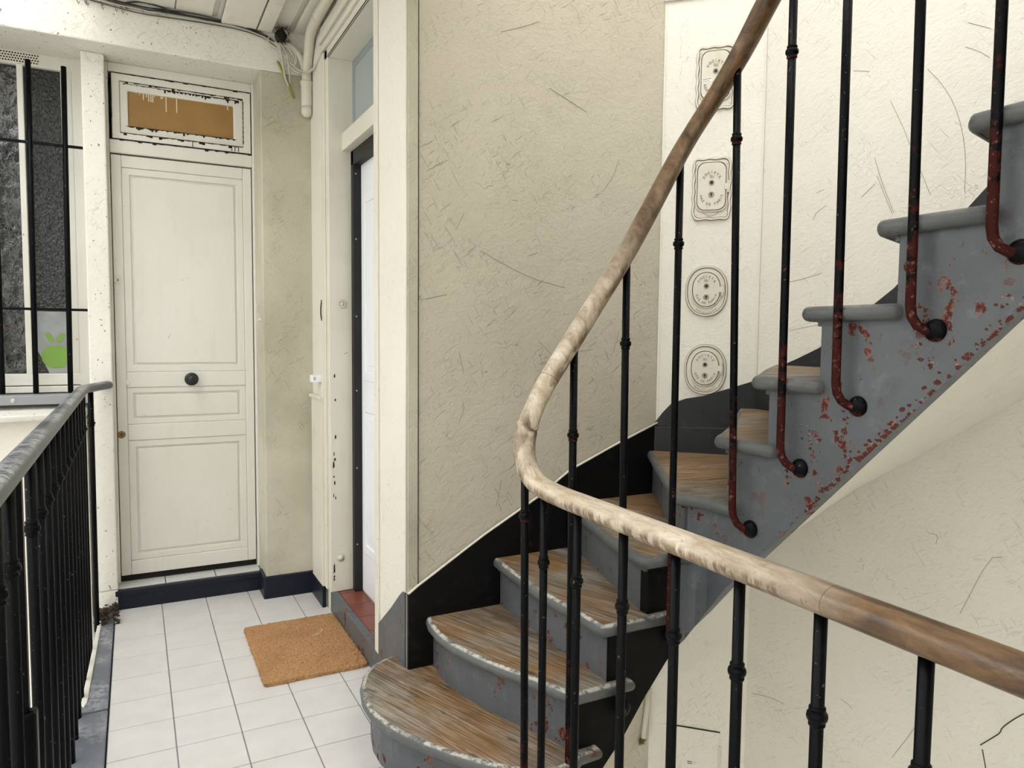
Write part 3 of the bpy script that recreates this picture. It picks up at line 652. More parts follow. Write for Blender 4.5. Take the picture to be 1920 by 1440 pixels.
# plastered soffit
pairs = [((1.07, 1.69, -.2), (1.07, 2.345, -.2)), ((1.10, 1.69, .02), (1.12, 2.345, .0)), ((1.243, 1.69, .175), (1.30, 2.345, .12)), ((1.392, 1.69, .365), (1.60, 2.345, .25)), ((1.447, 1.66, .43), (1.886, 2.345, .36)),
         ((1.47, 1.62, .50), (2.03, 2.205, .42)), ((XS+.01, 1.55, sb(1.55)), (2.163, 2.075, .455)), ((XS, 1.381, sb(1.381)), (2.163, 1.93, .570)), ((XS, 1.17, sb(1.17)), (2.163, 1.62, .822)), ((XS, .98, sb(.98)), (2.163, 1.383, .985)),
         ((XS, .767, sb(.767)), (2.163, 1.10, 1.182)), ((XS, .30, sb(.30)), (2.163, .6, 1.62)), ((XS, .07, sb(.07)), (2.163, .33, 1.87))]
vs = []; fs = []
for a, b in pairs:
    a = Vector(a); b = Vector(b)
    if a.x > XS-.001: a.x = XS+.030; a.z += .004
    for q in range(5): vs.append(a.lerp(b, q/4))
    for q in range(5): v = a.lerp(b, q/4); vs.append(v+Vector((0, 0, .02)))
for i in range(len(pairs)-1):
    for q in range(4):
        a = i*10+q; b = a+10; fs += [(a, a+1, b+1, b), (a+5, b+5, b+6, a+6)]
    fs += [(i*10, i*10+10, i*10+15, i*10+5), (i*10+4, i*10+9, i*10+19, i*10+14)]
mesh('soffit', vs, fs, WALLB, sc)

# ================================================================== RAILINGS
KN = [(.0103, -.016), (.0125, -.014), (.0125, -.010), (.0105, -.009), (.0150, -.005), (.0160, 0), (.0150, .005), (.0105, .009), (.0125, .010), (.0125, .014), (.0103, .016)]
def collar(parent, p, mat, s=1.0): return MB().lathe([(r*s, h*s) for r, h in KN], p, (0, 0, 1), 16).mk('collar', mat, parent, smooth=True)
sr = tag(empty('stair_railing', (.9, 1.6, 0)), 'stair railing with pale worn wooden handrail on black iron balusters', 'railing')
rail_pts = [(.9, -1.4, .952), (.9, -.6, .952), (.9, 0, .952), (.9, .5, .952), (.9, 1.0, .952), (.9, 1.35, .952), (.9, 1.46, .952), (.899, 1.53, .955), (.895, 1.575, .964), (.889, 1.605, .988), (.884, 1.620, 1.022), (.885, 1.626, 1.062), (.895, 1.624, 1.112), (.915, 1.618, 1.165), (.945, 1.613, 1.222), (1.0, 1.61, 1.302), (1.054, 1.61, 1.378), (1.12, 1.61, 1.470), (1.187, 1.61, 1.566), (1.26, 1.61, 1.683), (1.31, 1.608, 1.768), (1.355, 1.60, 1.850), (1.395, 1.58, 1.925), (1.425, 1.55, 1.990), (1.442, 1.51, 2.050), (1.45, 1.46, 2.112), (1.45, 1.39, 2.195), (1.45, 1.2, 2.39), (1.45, .9, 2.70), (1.45, .5, 3.11), (1.45, .1, 3.52)]
def smoothpath(pts, it=2):
    P = [Vector(p) for p in pts]
    for _ in range(it):
        Q = [P[0]]
        for a, b in zip(P, P[1:]): Q += [a.lerp(b, .25), a.lerp(b, .75)]
        Q.append(P[-1]); P = Q
    return P
hr = MB()
def sweep_up(mb, pts, a, b, seg=20):
    pts = [Vector(p) for p in pts]; vs = []; fs = []; n = len(pts); pB = None
    for i in range(n):
        T = (pts[min(i+1, n-1)]-pts[max(i-1, 0)]).normalized()
        B = T.cross(Vector((0, 0, 1)));
        if B.length < .25 and pB is not None: B = pB
        B.normalize()
        if pB is not None: B = (B*.6+pB*.4).normalized()
        B = (B-T*B.dot(T)).normalized(); pB = B; N = B.cross(T)
        for k_ in range(seg):
            t = 2*PI*k_/seg; vs.append(pts[i]+B*math.cos(t)*a+N*math.sin(t)*b)
    for i in range(n-1):
        for k_ in range(seg):
            k2 = (k_+1) % seg; fs.append((i*seg+k_, i*seg+k2, (i+1)*seg+k2, (i+1)*seg+k_))
    fs += [tuple(range(seg-1, -1, -1)), tuple(range((n-1)*seg, n*seg))]
    mb.add(vs, fs)
RP = smoothpath(rail_pts)
sweep_up(hr, RP, .0315, .0245); ho = hr.mk('handrail', RAIL, sr, smooth=True)
RAILJ = simple('brown joint line', (.10, .06, .03, 1), .7)
def ringat(p, d):
    m = MB(); p = Vector(p); d = Vector(d).normalized(); sweep_up(m, [p-d*.0005, p+d*.0005], .0316, .0246); return m.mk('rail_joint', RAILJ, ho)
ringat((.9, 1.475, .952), (0, 1, 0)); ringat((.950, 1.6125, 1.229), (.57, 0, .82)); ringat((.9, .70, .952), (0, 1, 0))
# guard balusters
for y in (1.548, 1.394, 1.216, 1.051, .887, .723, .56, .395, .23, .065, -.10, -.265, -.43):
    b = MB().tube([(.902, y, .932), (.902, y, .3), (.901, y, -.03), (.898, y, -.075), (.885, y, -.10), (.855, y, -.10)], .0100, 12).mk('baluster', IRON, sr, smooth=True)
    collar(b, (.902, y, .768), IRON)
# string balusters
def strbal(top, foot, kz, rust, d, sdir, ros=True, r=.0103):
    """top, foot: points; d: direction towards the string; sdir: sideways drift of the hooked foot"""
    top = Vector(top); foot = Vector(foot); d = Vector(d); s_ = Vector(sdir)
    m = RUST if rust else IRON
    pts = [top, top.lerp(foot, .5), foot+Vector((0, 0, .035)), foot+Vector((0, 0, .012))+d*.003+s_*.002, foot+d*.010+s_*.010-Vector((0, 0, .006)), foot+d*.018+s_*.024-Vector((0, 0, .016)), foot+d*.036+s_*.034-Vector((0, 0, .018))]
    b = MB().tube(pts, r, 12).mk('baluster', m, sr, smooth=True)
    t = (top.z-kz)/(top.z-foot.z); collar(b, top.lerp(foot, t), m)
    if ros: MB().lathe([(.024, 0), (.024, .004), (.021, .010), (.014, .015), (.0, .017)], foot+d*.034+s_*.036-Vector((0, 0, .016)), -d, 20).mk('rosette', m, b, smooth=True)
dX, dY = (1, 0, 0), (0, 1, 0); sY = (0, -1, 0); sX = (1, 0, 0)
strbal((.886, 1.622, 1.0), (.892, 1.617, .02), .872, True, (.3, .1, 0), (.1, 0, 0), False)
strbal((1.024, 1.612, 1.30), (1.028, 1.615, .10), 1.075, True, dY, sX)
strbal((1.188, 1.612, 1.54), (1.196, 1.615, .28), 1.318, False, dY, sX)
strbal((1.360, 1.606, 1.83), (1.365, 1.61, .47), 1.598, True, dY, sX)
strbal((1.446, 1.487, 2.06), (1.440, 1.452, .835), 1.868, True, dX, sY)
strbal((1.448, 1.308, 2.25), (1.442, 1.296, 1.028), 2.037, True, dX, sY)
strbal((1.449, 1.156, 2.41), (1.442, 1.140, 1.198), 2.20, True, dX, sY)
strbal((1.449, .985, 2.59), (1.442, .966, 1.372), 2.38, True, dX, sY)
strbal((1.449, .822, 2.76), (1.442, .811, 1.518), 2.55, True, dX, sY)
strbal((1.449, .64, 2.94), (1.442, .635, 1.70), 2.73, True, dX, sY)
strbal((1.449, .45, 3.13), (1.442, .445, 1.89), 2.92, True, dX, sY)

# courtyard balcony railing
br = tag(empty('balcony_railing', (-.2, 2.4, 0)), 'black iron balcony railing with worn grey rail along the left edge', 'railing')
BRM = greypaint('worn grey black rail paint', (.045, .05, .06, 1), .0, rough=.33, worn=(.36, .37, .38, 1))
m = MB(); sweep_up(m, smoothpath([(-.2, -1.3, 1.088), (-.2, 1.0, 1.088), (-.2, 3.30, 1.088), (-.2, 3.56, 1.088), (-.196, 3.62, 1.088), (-.165, 3.73, 1.088), (-.115, 3.888, 1.088)]), .0245, .0195, 16)
m.mk('handrail', BRM, br, smooth=True)
for k_ in range(31):
    y = 3.425-.1475*k_
    if abs(y-1.655) < .02: continue
    b = MB().tube([(-.2, y, 1.075), (-.2, y, .4), (-.2, y, -.06), (-.204, y, -.10), (-.175, y, -.13)], .0108, 10).mk('baluster', IRON, br, smooth=True)
    collar(b, (-.2, y, .921), IRON, 1.05)
b = MB().tube([(-.2, 3.572, 1.075), (-.2, 3.572, -.1)], .0108, 10).mk('baluster', IRON, br, smooth=True); collar(b, (-.2, 3.572, .921), IRON)
b = MB().tube([(-.176, 3.708, 1.08), (-.178, 3.708, -.02)], .0112, 12).mk('wall_post', IRON, br, smooth=True); collar(b, (-.176, 3.708, .93), IRON)
sp = MB().box(-.212, 1.585, .62, -.190, 1.607, 1.075).mk('support_post', IRON, br, bevel=.002)
box('post_foot', (-.212, 1.575, -.12, -.178, 1.612, .62), IRON, br, .006)
# bits at the balcony edge
tag(MB().prism([(-.176, 3.70), (-.160, 3.70), (-.178, 2.93), (-.187, 2.90), (-.197, 2.93)], -.004, .010, FXY).mk('white_batten', FRAMEP, origin=(-.17, 3.3, 0), bevel=.003), 'white painted batten lying along the kerb beside the balusters', 'batten')
random.seed(11); rb = MB()
for i in range(70):
    c = Vector((-.155+random.uniform(-.035, .06), 3.80+random.uniform(-.10, .08), random.uniform(.0, .045))); s_ = random.uniform(.006, .022)
    vs = [c+Vector((random.uniform(-1, 1), random.uniform(-1, 1), random.uniform(-.7, .7)))*s_ for _ in range(8)]
    b2 = bmesh.new(); [b2.verts.new(v) for v in vs]; bmesh.ops.convex_hull(b2, input=b2.verts); b2.verts.index_update()
    rb.add([v.co.copy() for v in b2.verts], [tuple(v.index for v in f.verts) for f in b2.faces]); b2.free()
tag(rb.mk('rubble', NEST, origin=(-.15, 3.8, 0)), 'dark crumbled debris in the corner where kerb meets pilaster', 'debris', kind='stuff')

# ================================================================== DOORMAT
mt = MB(); NX_, NY_ = 60, 84; vs = []; fs = []
x0, y0, x1, y1 = .408, 2.778, .810, 3.372
random.seed(2)
for j in range(NY_+1):
    for i in range(NX_+1):
        u, v = i/NX_, j/NY_; e = min(i, NX_-i, j, NY_-j); jx = random.uniform(-.0025, .0025)
        cx = x0+(x1-x0)*u; cy = y0+(y1-y0)*v
        # rounded corners
        rx = .018
        for ax, ay in ((x0, y0), (x1, y0), (x0, y1), (x1, y1)):
            sx = 1 if ax == x0 else -1; sy = 1 if ay == y0 else -1
            qx, qy = ax+sx*rx, ay+sy*rx
            if (cx-qx)*sx < 0 and (cy-qy)*sy < 0:
                dxy = Vector((cx-qx, cy-qy)); mm = max(abs(dxy.x), abs(dxy.y))
                if dxy.length > 1e-6: dxy = dxy.normalized()*mm; cx, cy = qx+dxy.x, qy+dxy.y
        vs.append((cx+jx*(e < 2), cy+jx*(e < 2), .0165+random.uniform(-.0016, .0016)-(.002 if e == 0 else 0)-.0*u))
for j in range(NY_):
    for i in range(NX_):
        a = j*(NX_+1)+i; fs.append((a, a+1, a+NX_+2, a+NX_+1))
rim = [i for i in range(NX_+1)]+[j*(NX_+1)+NX_ for j in range(1, NY_+1)]+[NY_*(NX_+1)+i for i in range(NX_-1, -1, -1)]+[j*(NX_+1) for j in range(NY_-1, 0, -1)]
base = len(vs)
for i in rim: vs.append((vs[i][0], vs[i][1], .0012))
for q in range(len(rim)):
    q2 = (q+1) % len(rim); fs.append((rim[q], base+q, base+q2, rim[q2]))
fs.append(tuple(base+q for q in range(len(rim))))
md = tag(empty('doormat', (.61, 3.07, 0)), 'brown coir doormat with a small pale scuff in front of the inner door', 'doormat')
mesh('coir_pile', vs, fs, COIR, md)
random.seed(8); sf = MB()
for i in range(34):
    t = random.random(); x = .672+.055*t+random.uniform(-.012, .012); y = 3.135+.055*t+random.uniform(-.013, .013); a = random.uniform(.2, 1.6); l = random.uniform(.002, .007)
    sf.tube([(x, y, .0195), (x+l*math.cos(a), y+l*math.sin(a), .0200)], .0011, 4)
sf.mk('pale_scuff', simple('pale scuff', (.75, .62, .52, 1), .8), md)

# ================================================================== GAS VALVE COVERS on the canted corner
def glyph(ch, size, ext=.0011):
    cu = bpy.data.curves.new('g', 'FONT'); cu.body = ch; cu.size = size; cu.extrude = ext; cu.align_x = 'CENTER'; cu.align_y = 'CENTER'; cu.offset = .0002
    ob = bpy.data.objects.new('g', cu); C.objects.link(ob); dg = bpy.context.evaluated_depsgraph_get(); me = bpy.data.meshes.new_from_object(ob.evaluated_get(dg))
    vs = [v.co.copy() for v in me.vertices]; fs = [tuple(p.vertices) for p in me.polygons]
    bpy.data.objects.remove(ob); bpy.data.meshes.remove(me); return vs, fs
GC = {}
def letters(mb, text, cs, cz, rx, rz, a0, a1, size, d, flip=False):
    """letters spread on an ellipse arc, angles in degrees from +s axis"""
    n = len(text)
    for i, ch in enumerate(text):
        if ch == ' ': continue
        a = math.radians(a0+(a1-a0)*(i/(n-1) if n > 1 else .5)); s0 = cs+rx*math.cos(a); z0 = cz+rz*math.sin(a)
        rot = a-PI/2 if not flip else a+PI/2
        if (ch, size) not in GC: GC[(ch, size)] = glyph(ch, size)
        gv, gf_ = GC[(ch, size)]
        mb.add([FCH(s0+v.x*math.cos(rot)-v.y*math.sin(rot), z0+v.x*math.sin(rot)+v.y*math.cos(rot), d+v.z) for v in gv], gf_)
def supere(cs, cz, a, b, p, n=56):
    out = []
    for i in range(n):
        t = 2*PI*i/n; c, s_ = math.cos(t), math.sin(t)
        out.append((cs+a*math.copysign(abs(c)**(2/p), c), cz+b*math.copysign(abs(s_)**(2/p), s_)))
    return out
def ringp(mb, o, i, d0, d1):
    n = len(o); vs = [FCH(u, v, d) for d in (d0, d1) for u, v in o+i]; fs = []
    for k_ in range(n):
        k2 = (k_+1) % n
        fs += [(k_, k2, n+k2, n+k_), (2*n+k_, 3*n+k_, 3*n+k2, 2*n+k2), (k_, 2*n+k_, 2*n+k2, k2), (n+k_, n+k2, 3*n+k2, 3*n+k_)]
    mb.add(vs, fs)
def rrect(cs, cz, a, b, r, n=120, amp=0.0, da=0.0):
    a -= da; b -= da; r = max(r-da, .003); segs = []
    for cx, cy, a0 in ((a-r, b-r, 0), (-a+r, b-r, 90), (-a+r, -b+r, 180), (a-r, -b+r, 270)):
        for q in range(9): t = math.radians(a0+q*90/8); segs.append((cx+r*math.cos(t), cy+r*math.sin(t)))
    P = [Vector(p) for p in segs]; P.append(P[0]); L = [0]
    for p, q in zip(P, P[1:]): L.append(L[-1]+(q-p).length)
    out = []; j = 0
    for i in range(n):
        d = L[-1]*i/n
        while L[j+1] < d: j += 1
        v = P[j].lerp(P[j+1], (d-L[j])/max(1e-9, L[j+1]-L[j])); T = (P[j+1]-P[j]).normalized(); N = Vector((T.y, -T.x))
        v = v+N*amp*math.cos(2*PI*(i/n)*14+1.9); out.append((cs+v.x, cz+v.y))
    return out
def gascover(cz, label, kind, cs=.193, tilt=0):
    e = tag(empty('gas_valve_cover', FCH(cs, cz, .004)), label, 'valve cover', 'gas valve covers stacked on the canted corner')
    if kind == 'oval':
        a, b, p = .080, .0985, 2.25; outer = supere(cs, cz, a, b, p)
        MB().prism(outer, 0, .006, FCH).mk('plate', CAST, e, bevel=.002)
        m = MB(); ringp(m, supere(cs, cz, a+.002, b+.002, p), supere(cs, cz, a-.002, b-.002, p), 0, .0012); m.mk('grimy_edge', GRIME, e)
        m = MB(); ringp(m, supere(cs, cz, a-.0055, b-.0055, p), supere(cs, cz, a-.0085, b-.0085, p), .0058, .0064); m.mk('grimy_edge', GRIME, e)
        m = MB(); ringp(m, supere(cs, cz, a, b, p), supere(cs, cz, a-.006, b-.006, p), .005, .0105); m.mk('outer_rim', CAST, e, bevel=.002)
        la, lb, lp = .052, .066, 2.2; lz = cz+.006
    else:
        a, b, p = .073, .118, 5
        def wav(da): return rrect(cs, cz, .072, .120, .022, 120, .0017, da)
        MB().prism(wav(0), 0, .006, FCH).mk('plate', CAST, e, bevel=.0015)
        m = MB(); ringp(m, wav(-.002), wav(.002), 0, .0012); m.mk('grimy_edge', GRIME, e)
        m = MB(); ringp(m, wav(.0065), wav(.0095), .0058, .0064); m.mk('grimy_edge', GRIME, e)
        m = MB(); ringp(m, wav(0), wav(.007), .005, .0105); m.mk('outer_rim', CAST, e, bevel=.002)
        la, lb, lp = .053, .091, 4.2; lz = cz+.008
        for su, sz in ((-1, 1), (-1, -1), (1, 1), (1, -1)):
            MB().lathe([(.0045, 0), (.0045, .002), (0, .003)], FCH(cs+su*.058, cz+sz*.098, .006), (-.7071, -.7071, 0), 12).mk('plate_screw', CAST, e)
    if kind != 'oval': supere_ = lambda c_, z_, a_, b_, p_: rrect(c_, z_, a_, b_, .030, 72)
    else: supere_ = supere
    m = MB(); ringp(m, supere_(cs, lz, la+.006, lb+.006, lp), supere_(cs, lz, la+.0025, lb+.0025, lp), .006, .0125); m.mk('lid_rim', CAST, e, bevel=.001)
    m = MB(); ringp(m, supere_(cs, lz, la+.0028, lb+.0028, lp), supere_(cs, lz, la-.001, lb-.001, lp), .0058, .0066); m.mk('lid_gap', DARK if kind == 'oval' else GRIME, e)
    lid = MB().prism(supere_(cs, lz, la, lb, lp), .006, .0135, FCH).mk('lid', CAST, e, bevel=.0015)
    nrm = (-.7071, -.7071, 0)
    for q, (dz, rr) in enumerate(((.014, .0075), (-.030 if kind == 'oval' else -.032, .0085))):
        m = MB().lathe([(rr+.003, 0), (rr+.003, .0015), (rr, .002), (rr-.0015, .001)], FCH(cs, lz+dz, .0133), nrm, 22); m.mk('hole_ring', CASTD, lid)
        if q == 0: MB().lathe([(.0058, 0), (.0058, .0011)], FCH(cs, lz+dz, .0140), nrm, 18).mk('round_hole', BLACK, lid)
        else:
            MB().lathe([(.0036, 0), (.0036, .0011)], FCH(cs, lz+dz+.0025, .0141), nrm, 12).prism([(cs-.0022, lz+dz-.0065), (cs+.0022, lz+dz-.0065), (cs+.0015, lz+dz+.001), (cs-.0015, lz+dz+.001)], .0141, .0152, FCH).mk('keyhole', BLACK, lid)
    tx = MB(); T = .0142
    if kind == 'oval':
        letters(tx, 'SOCIETE', cs, lz-.003, .040, .055, 140, 40, .0125, T); letters(tx, 'DU', cs, lz-.010, .020, .046, 100, 80, .0120, T)
        letters(tx, 'GAZ DE PARIS', cs, lz+.004, .041, .057, 207, 333, .0115, T, True)
    else:
        letters(tx, 'SOCIETE', cs, lz+.010, .036, .044, 145, 35, .0135, T); letters(tx, 'DU', cs, lz+.002, .020, .036, 101, 79, .0130, T)
        letters(tx, 'GAZ DE PARIS', cs, lz-.030, .040, .040, 190, 350, .0125, T, True)
    tx.mk('lettering', CASTD, lid)['kind'] = 'stuff'
    # hinge on the right
    hs = cs+la+.004
    h = MB(); h.prism([(hs-.008, cz-.006), (hs+.012, cz-.006), (hs+.012, cz+.016), (hs-.008, cz+.016)], .006, .0165, FCH)
    h.tube([FCH(hs+.006, cz-.018, .013), FCH(hs+.006, cz+.028, .013)], .0045, 8); h.mk('hinge', CAST, e, bevel=.001)
    # illegible raised maker's band under the lid
    random.seed(int(cz*100)); mk_ = MB()
    for i in range(9):
        t = math.radians(236+i*8.6); u = cs+(a-.016)*math.cos(t)*1.0; v = (cz-.002)+(b-.014)*math.sin(t)
        mk_.tube([FCH(u-.003, v-.003*random.random(), .0065), FCH(u, v+.003, .007), FCH(u+.003, v-.002, .0065)], .0011, 5)
    mk_.mk('worn_relief', CASTD, e)['kind'] = 'stuff'
    return e
gascover(1.209, 'lowest oval cream gas valve cover, rim touching the dark skirting', 'oval')
gascover(1.520, 'upper of the two oval cream gas valve covers, dark gap around its lid', 'oval', .190)
gascover(1.920, 'lower of the two scalloped rectangular cream gas valve covers', 'rect', .199)
e4 = gascover(2.345, 'topmost scalloped gas valve cover with paper label, behind the handrail', 'rect', .203)
lb_ = MB().prism([(.152, 2.325), (.192, 2.331), (.190, 2.345), (.151, 2.341)], .0137, .0141, FCH).mk('paper_label', LABELM, e4)
MB().prism([(.154, 2.3385), (.188, 2.3425), (.188, 2.3405), (.154, 2.3365)], .0141, .0143, FCH).prism([(.154, 2.331), (.180, 2.334), (.180, 2.3325), (.154, 2.3295)], .0141, .0143, FCH).mk('print_line', INK, e4)

# access panel below, flush in the canted corner
ac = tag(empty('access_panel', FCH(.2, -.6, 0)), 'flush cream access panel with keyhole plate low on the canted corner', 'panel')
MB().prism([(.06, -1.6), (.292, -1.6), (.292, -.279), (.06, -.279)], 0, .003, FCH).mk('panel_door', WALLB, ac, bevel=.001)
MB().prism([(.10, -.2785), (.292, -.2785), (.292, -.2745), (.10, -.2745)], 0, .0035, FCH).mk('top_gap', DARK, ac)
MB().prism([(.285, -.43), (.296, -.43), (.296, -.332), (.285, -.332)], .002, .006, FCH).mk('pull_strip', CAST, ac, bevel=.002)
MB().prism([(.163, -.436), (.186, -.436), (.186, -.418), (.163, -.418)], .003, .0045, FCH).mk('maker_plate', LABELM, ac)
for z in (-.423, -.430): MB().prism([(.165, z), (.184, z), (.184, z+.003), (.165, z+.003)], .0045, .0049, FCH).mk('print_line', INK, ac)
MB().lathe([(.010, 0), (.010, .002), (.006, .003), (0, .003)], FCH(.175, -.462, .003), (-.7071, -.7071, 0), 18).mk('lock_cylinder', CAST, ac)
# painted pipe stub with moss
ps = tag(empty('pipe_stub', (1.86, 2.33, -.3)), 'short painted pipe stub with mossy end under the stair', 'pipe')
MB().tube([(1.878, 2.338, -.13), (1.872, 2.336, -.19), (1.862, 2.333, -.26), (1.852, 2.332, -.335)], .011, 10).mk('pipe', CAST, ps, smooth=True)
mo = MB(); random.seed(4)
for i in range(60):
    p = Vector((1.845+random.uniform(-.014, .014), 2.335, -.345+random.uniform(-.012, .012))); mo.tube([p, p+Vector((random.uniform(-.01, .01), -.006, random.uniform(-.01, .01)))], .0012, 4)
q = mo.mk('moss', simple('olive moss', (.16, .14, .035, 1), .9), ps); q['kind'] = 'stuff'

# ================================================================== SERVICES under the ceiling
pp = tag(empty('drain_pipe', (.78, 3.70, 2.45)), 'cream painted pipe dropping down the pier beside the inner door', 'pipe')
MB().tube(smoothpath([(.783, 3.725, 2.440), (.783, 3.722, 2.56), (.783, 3.715, 2.625), (.785, 3.68, 2.70), (.775, 3.60, 2.765), (.772, 3.4, 2.775), (.772, 2.5, 2.775)]), .0235, 14).mk('pipe', CAST, pp, smooth=True)
MB().lathe([(.0235, 0), (.027, .004), (.0275, .10), (.029, .108), (.031, .112), (.031, .120), (.024, .124)], (.783, 3.722, 2.455), (0, 0, 1), 18).mk('socket', CAST, pp, smooth=True)
MB().lathe([(.0, -.030), (.016, -.027), (.025, -.015), (.0265, 0), (.0265, .02)], (.783, 3.722, 2.435), (0, 0, 1), 18).mk('end_cap', CAST, pp, smooth=True)
MB().tube(smoothpath([(.690, 3.728, 2.735), (.72, 3.727, 2.728), (.752, 3.724, 2.695), (.768, 3.722, 2.655), (.775, 3.722, 2.62)]), .017, 12).mk('branch_pipe', CAST, pp, smooth=True)
for y in (3.0, 3.42): MB().lathe([(.026, 0), (.026, .008)], (.772, y, 2.775), (0, 1, 0), 14).mk('pipe_clip', CAST, pp)
nh = tag(empty('ceiling_hole', (.665, 3.70, 2.77)), 'ragged black hole where the cables meet the ceiling corner', 'hole')
random.seed(21); vs = []
for i in range(90):
    v = Vector((random.gauss(0, 1), random.gauss(0, 1), random.gauss(0, 1))).normalized()*random.uniform(.7, 1.05); vs.append(Vector((.662+v.x*.030, 3.722+v.y*.03, 2.772+v.z*.038)))
b2 = bmesh.new(); [b2.verts.new(v) for v in vs]; r_ = bmesh.ops.convex_hull(b2, input=b2.verts)
bmesh.ops.delete(b2, geom=[v for v in b2.verts if not v.link_faces], context='VERTS'); b2.verts.index_update()
mesh('black_hollow', [v.co.copy() for v in b2.verts], [tuple(v.index for v in f.verts) for f in b2.faces], DARK, nh); b2.free()  # black lump drawn as the inside of the hole
db = MB()
for i in range(70):
    a = random.uniform(0, 2*PI); p = Vector((.664+.032*math.cos(a), 3.70, 2.772+.036*math.sin(a))); q_ = p+Vector((random.uniform(-.016, .016), random.uniform(-.02, .005), random.uniform(-.018, .018))); db.tube([p, q_], .0012, 4)
q = db.mk('ragged_fibres', NEST, nh); q['kind'] = 'stuff'

cb = tag(empty('cable_bundle', (.3, 3.74, 2.77)), 'sagging bundle of thin black and cream cables under the ceiling edge', 'cables')
random.seed(9)
base_ = [(-.60, 2.845), (-.3, 2.82), (-.1, 2.792), (.05, 2.789), (.138, 2.787), (.30, 2.792), (.42, 2.793), (.50, 2.788), (.58, 2.772), (.62, 2.755)]
for k_, (mt_, r_, a) in enumerate(((WIREW, .0035, .0), (WIREB, .0030, .006), (WIREW, .0028, -.007), (WIREW, .0034, -.012), (WIREB, .0026, .011), (WIREB, .0024, .016), (WIREW, .0026, -.004), (WIREB, .002, -.015))):
    pts = [(x, 3.741-.003*(k_ % 3), z-.008+a*(1-.35*(x > .3))+random.uniform(-.0035, .0035)-(.012 if (k_ % 2 and -.05 < x < .1) else 0)) for x, z in base_]
    pts += [(.64+.004*k_, 3.728, 2.735-.004*k_)]
    MB().tube(smoothpath(pts), r_, 6).mk('cable', mt_, cb, smooth=True)
bl = [(.0, 2.80), (.05, 2.815), (.10, 2.817), (.18, 2.803), (.26, 2.797), (.34, 2.793)]
MB().tube(smoothpath([(x, 3.735, z-.008) for x, z in bl]), .0035, 6).mk('cable', WIREB, cb, smooth=True)
for i in range(16):
    x = random.uniform(-.2, .25); l = random.uniform(.01, .045)
    MB().tube(smoothpath([(x, 3.744, 2.785), (x+.006, 3.742, 2.785-l), (x+.012, 3.744, 2.785-l*.6)], 1), .0011, 4).mk('wisp', WIREB, cb)
cw = tag(empty('loose_wires', (.70, 3.70, 2.65)), 'loose drooping cream wires hanging from the ceiling hole', 'wires')
for pts, m_, r_ in (([(.64, 3.725, 2.742), (.665, 3.722, 2.70), (.70, 3.72, 2.655), (.745, 3.705, 2.615), (.785, 3.680, 2.607), (.810, 3.60, 2.63), (.808, 3.45, 2.66), (.800, 3.2, 2.665), (.800, 2.6, 2.665)], WIREW, .004),
                   ([(.64, 3.727, 2.738), (.66, 3.722, 2.69), (.69, 3.72, 2.645), (.74, 3.707, 2.603), (.785, 3.675, 2.600), (.808, 3.6, 2.625), (.806, 3.45, 2.652)], WIREW, .003),
                   ([(.655, 3.722, 2.74), (.668, 3.72, 2.66), (.680, 3.728, 2.58), (.700, 3.735, 2.545)], WIREW, .0045), ([(.66, 3.722, 2.74), (.690, 3.715, 2.69), (.70, 3.72, 2.62), (.705, 3.73, 2.56)], WIREW, .0035),
                   ([(.672, 3.72, 2.735), (.715, 3.715, 2.70), (.728, 3.715, 2.66), (.72, 3.722, 2.63), (.70, 3.722, 2.64)], WIREW, .0035), ([(.67, 3.72, 2.74), (.71, 3.70, 2.715), (.735, 3.70, 2.67), (.722, 3.715, 2.632), (.735, 3.725, 2.60)], WIREW, .003),
                   ([(.61, 3.735, 2.765), (.60, 3.732, 2.735), (.635, 3.730, 2.715), (.665, 3.725, 2.712)], WIREW, .003)):
    MB().tube(smoothpath(pts), r_, 7).mk('wire', m_, cw, smooth=True)
yg = tag(empty('yellow_green_wires', (.68, 3.73, 2.58)), 'pair of stiff yellow green earth wires on the pier', 'wires')
for a, b_ in (((.645, 3.735, 2.655), (.722, 3.742, 2.495)), ((.652, 3.733, 2.652), (.728, 3.740, 2.492)), ((.648, 3.728, 2.65), (.715, 3.735, 2.515))):
    MB().tube([a, tuple(Vector(a).lerp(Vector(b_), .5)+Vector((.003, 0, .002))), b_], .0036, 7).mk('wire', WIREG, yg, smooth=True)
sw = tag(MB().tube(smoothpath([(.835, 2.78, 2.70), (.850, 2.80, 2.62), (.862, 2.785, 2.575), (.872, 2.765, 2.535), (.885, 2.735, 2.50)]), .0045, 7).mk('speckled_cable', WIREB, smooth=True, origin=(.85, 2.78, 2.6)), 'dark speckled cable looping in the inner door head', 'cable')

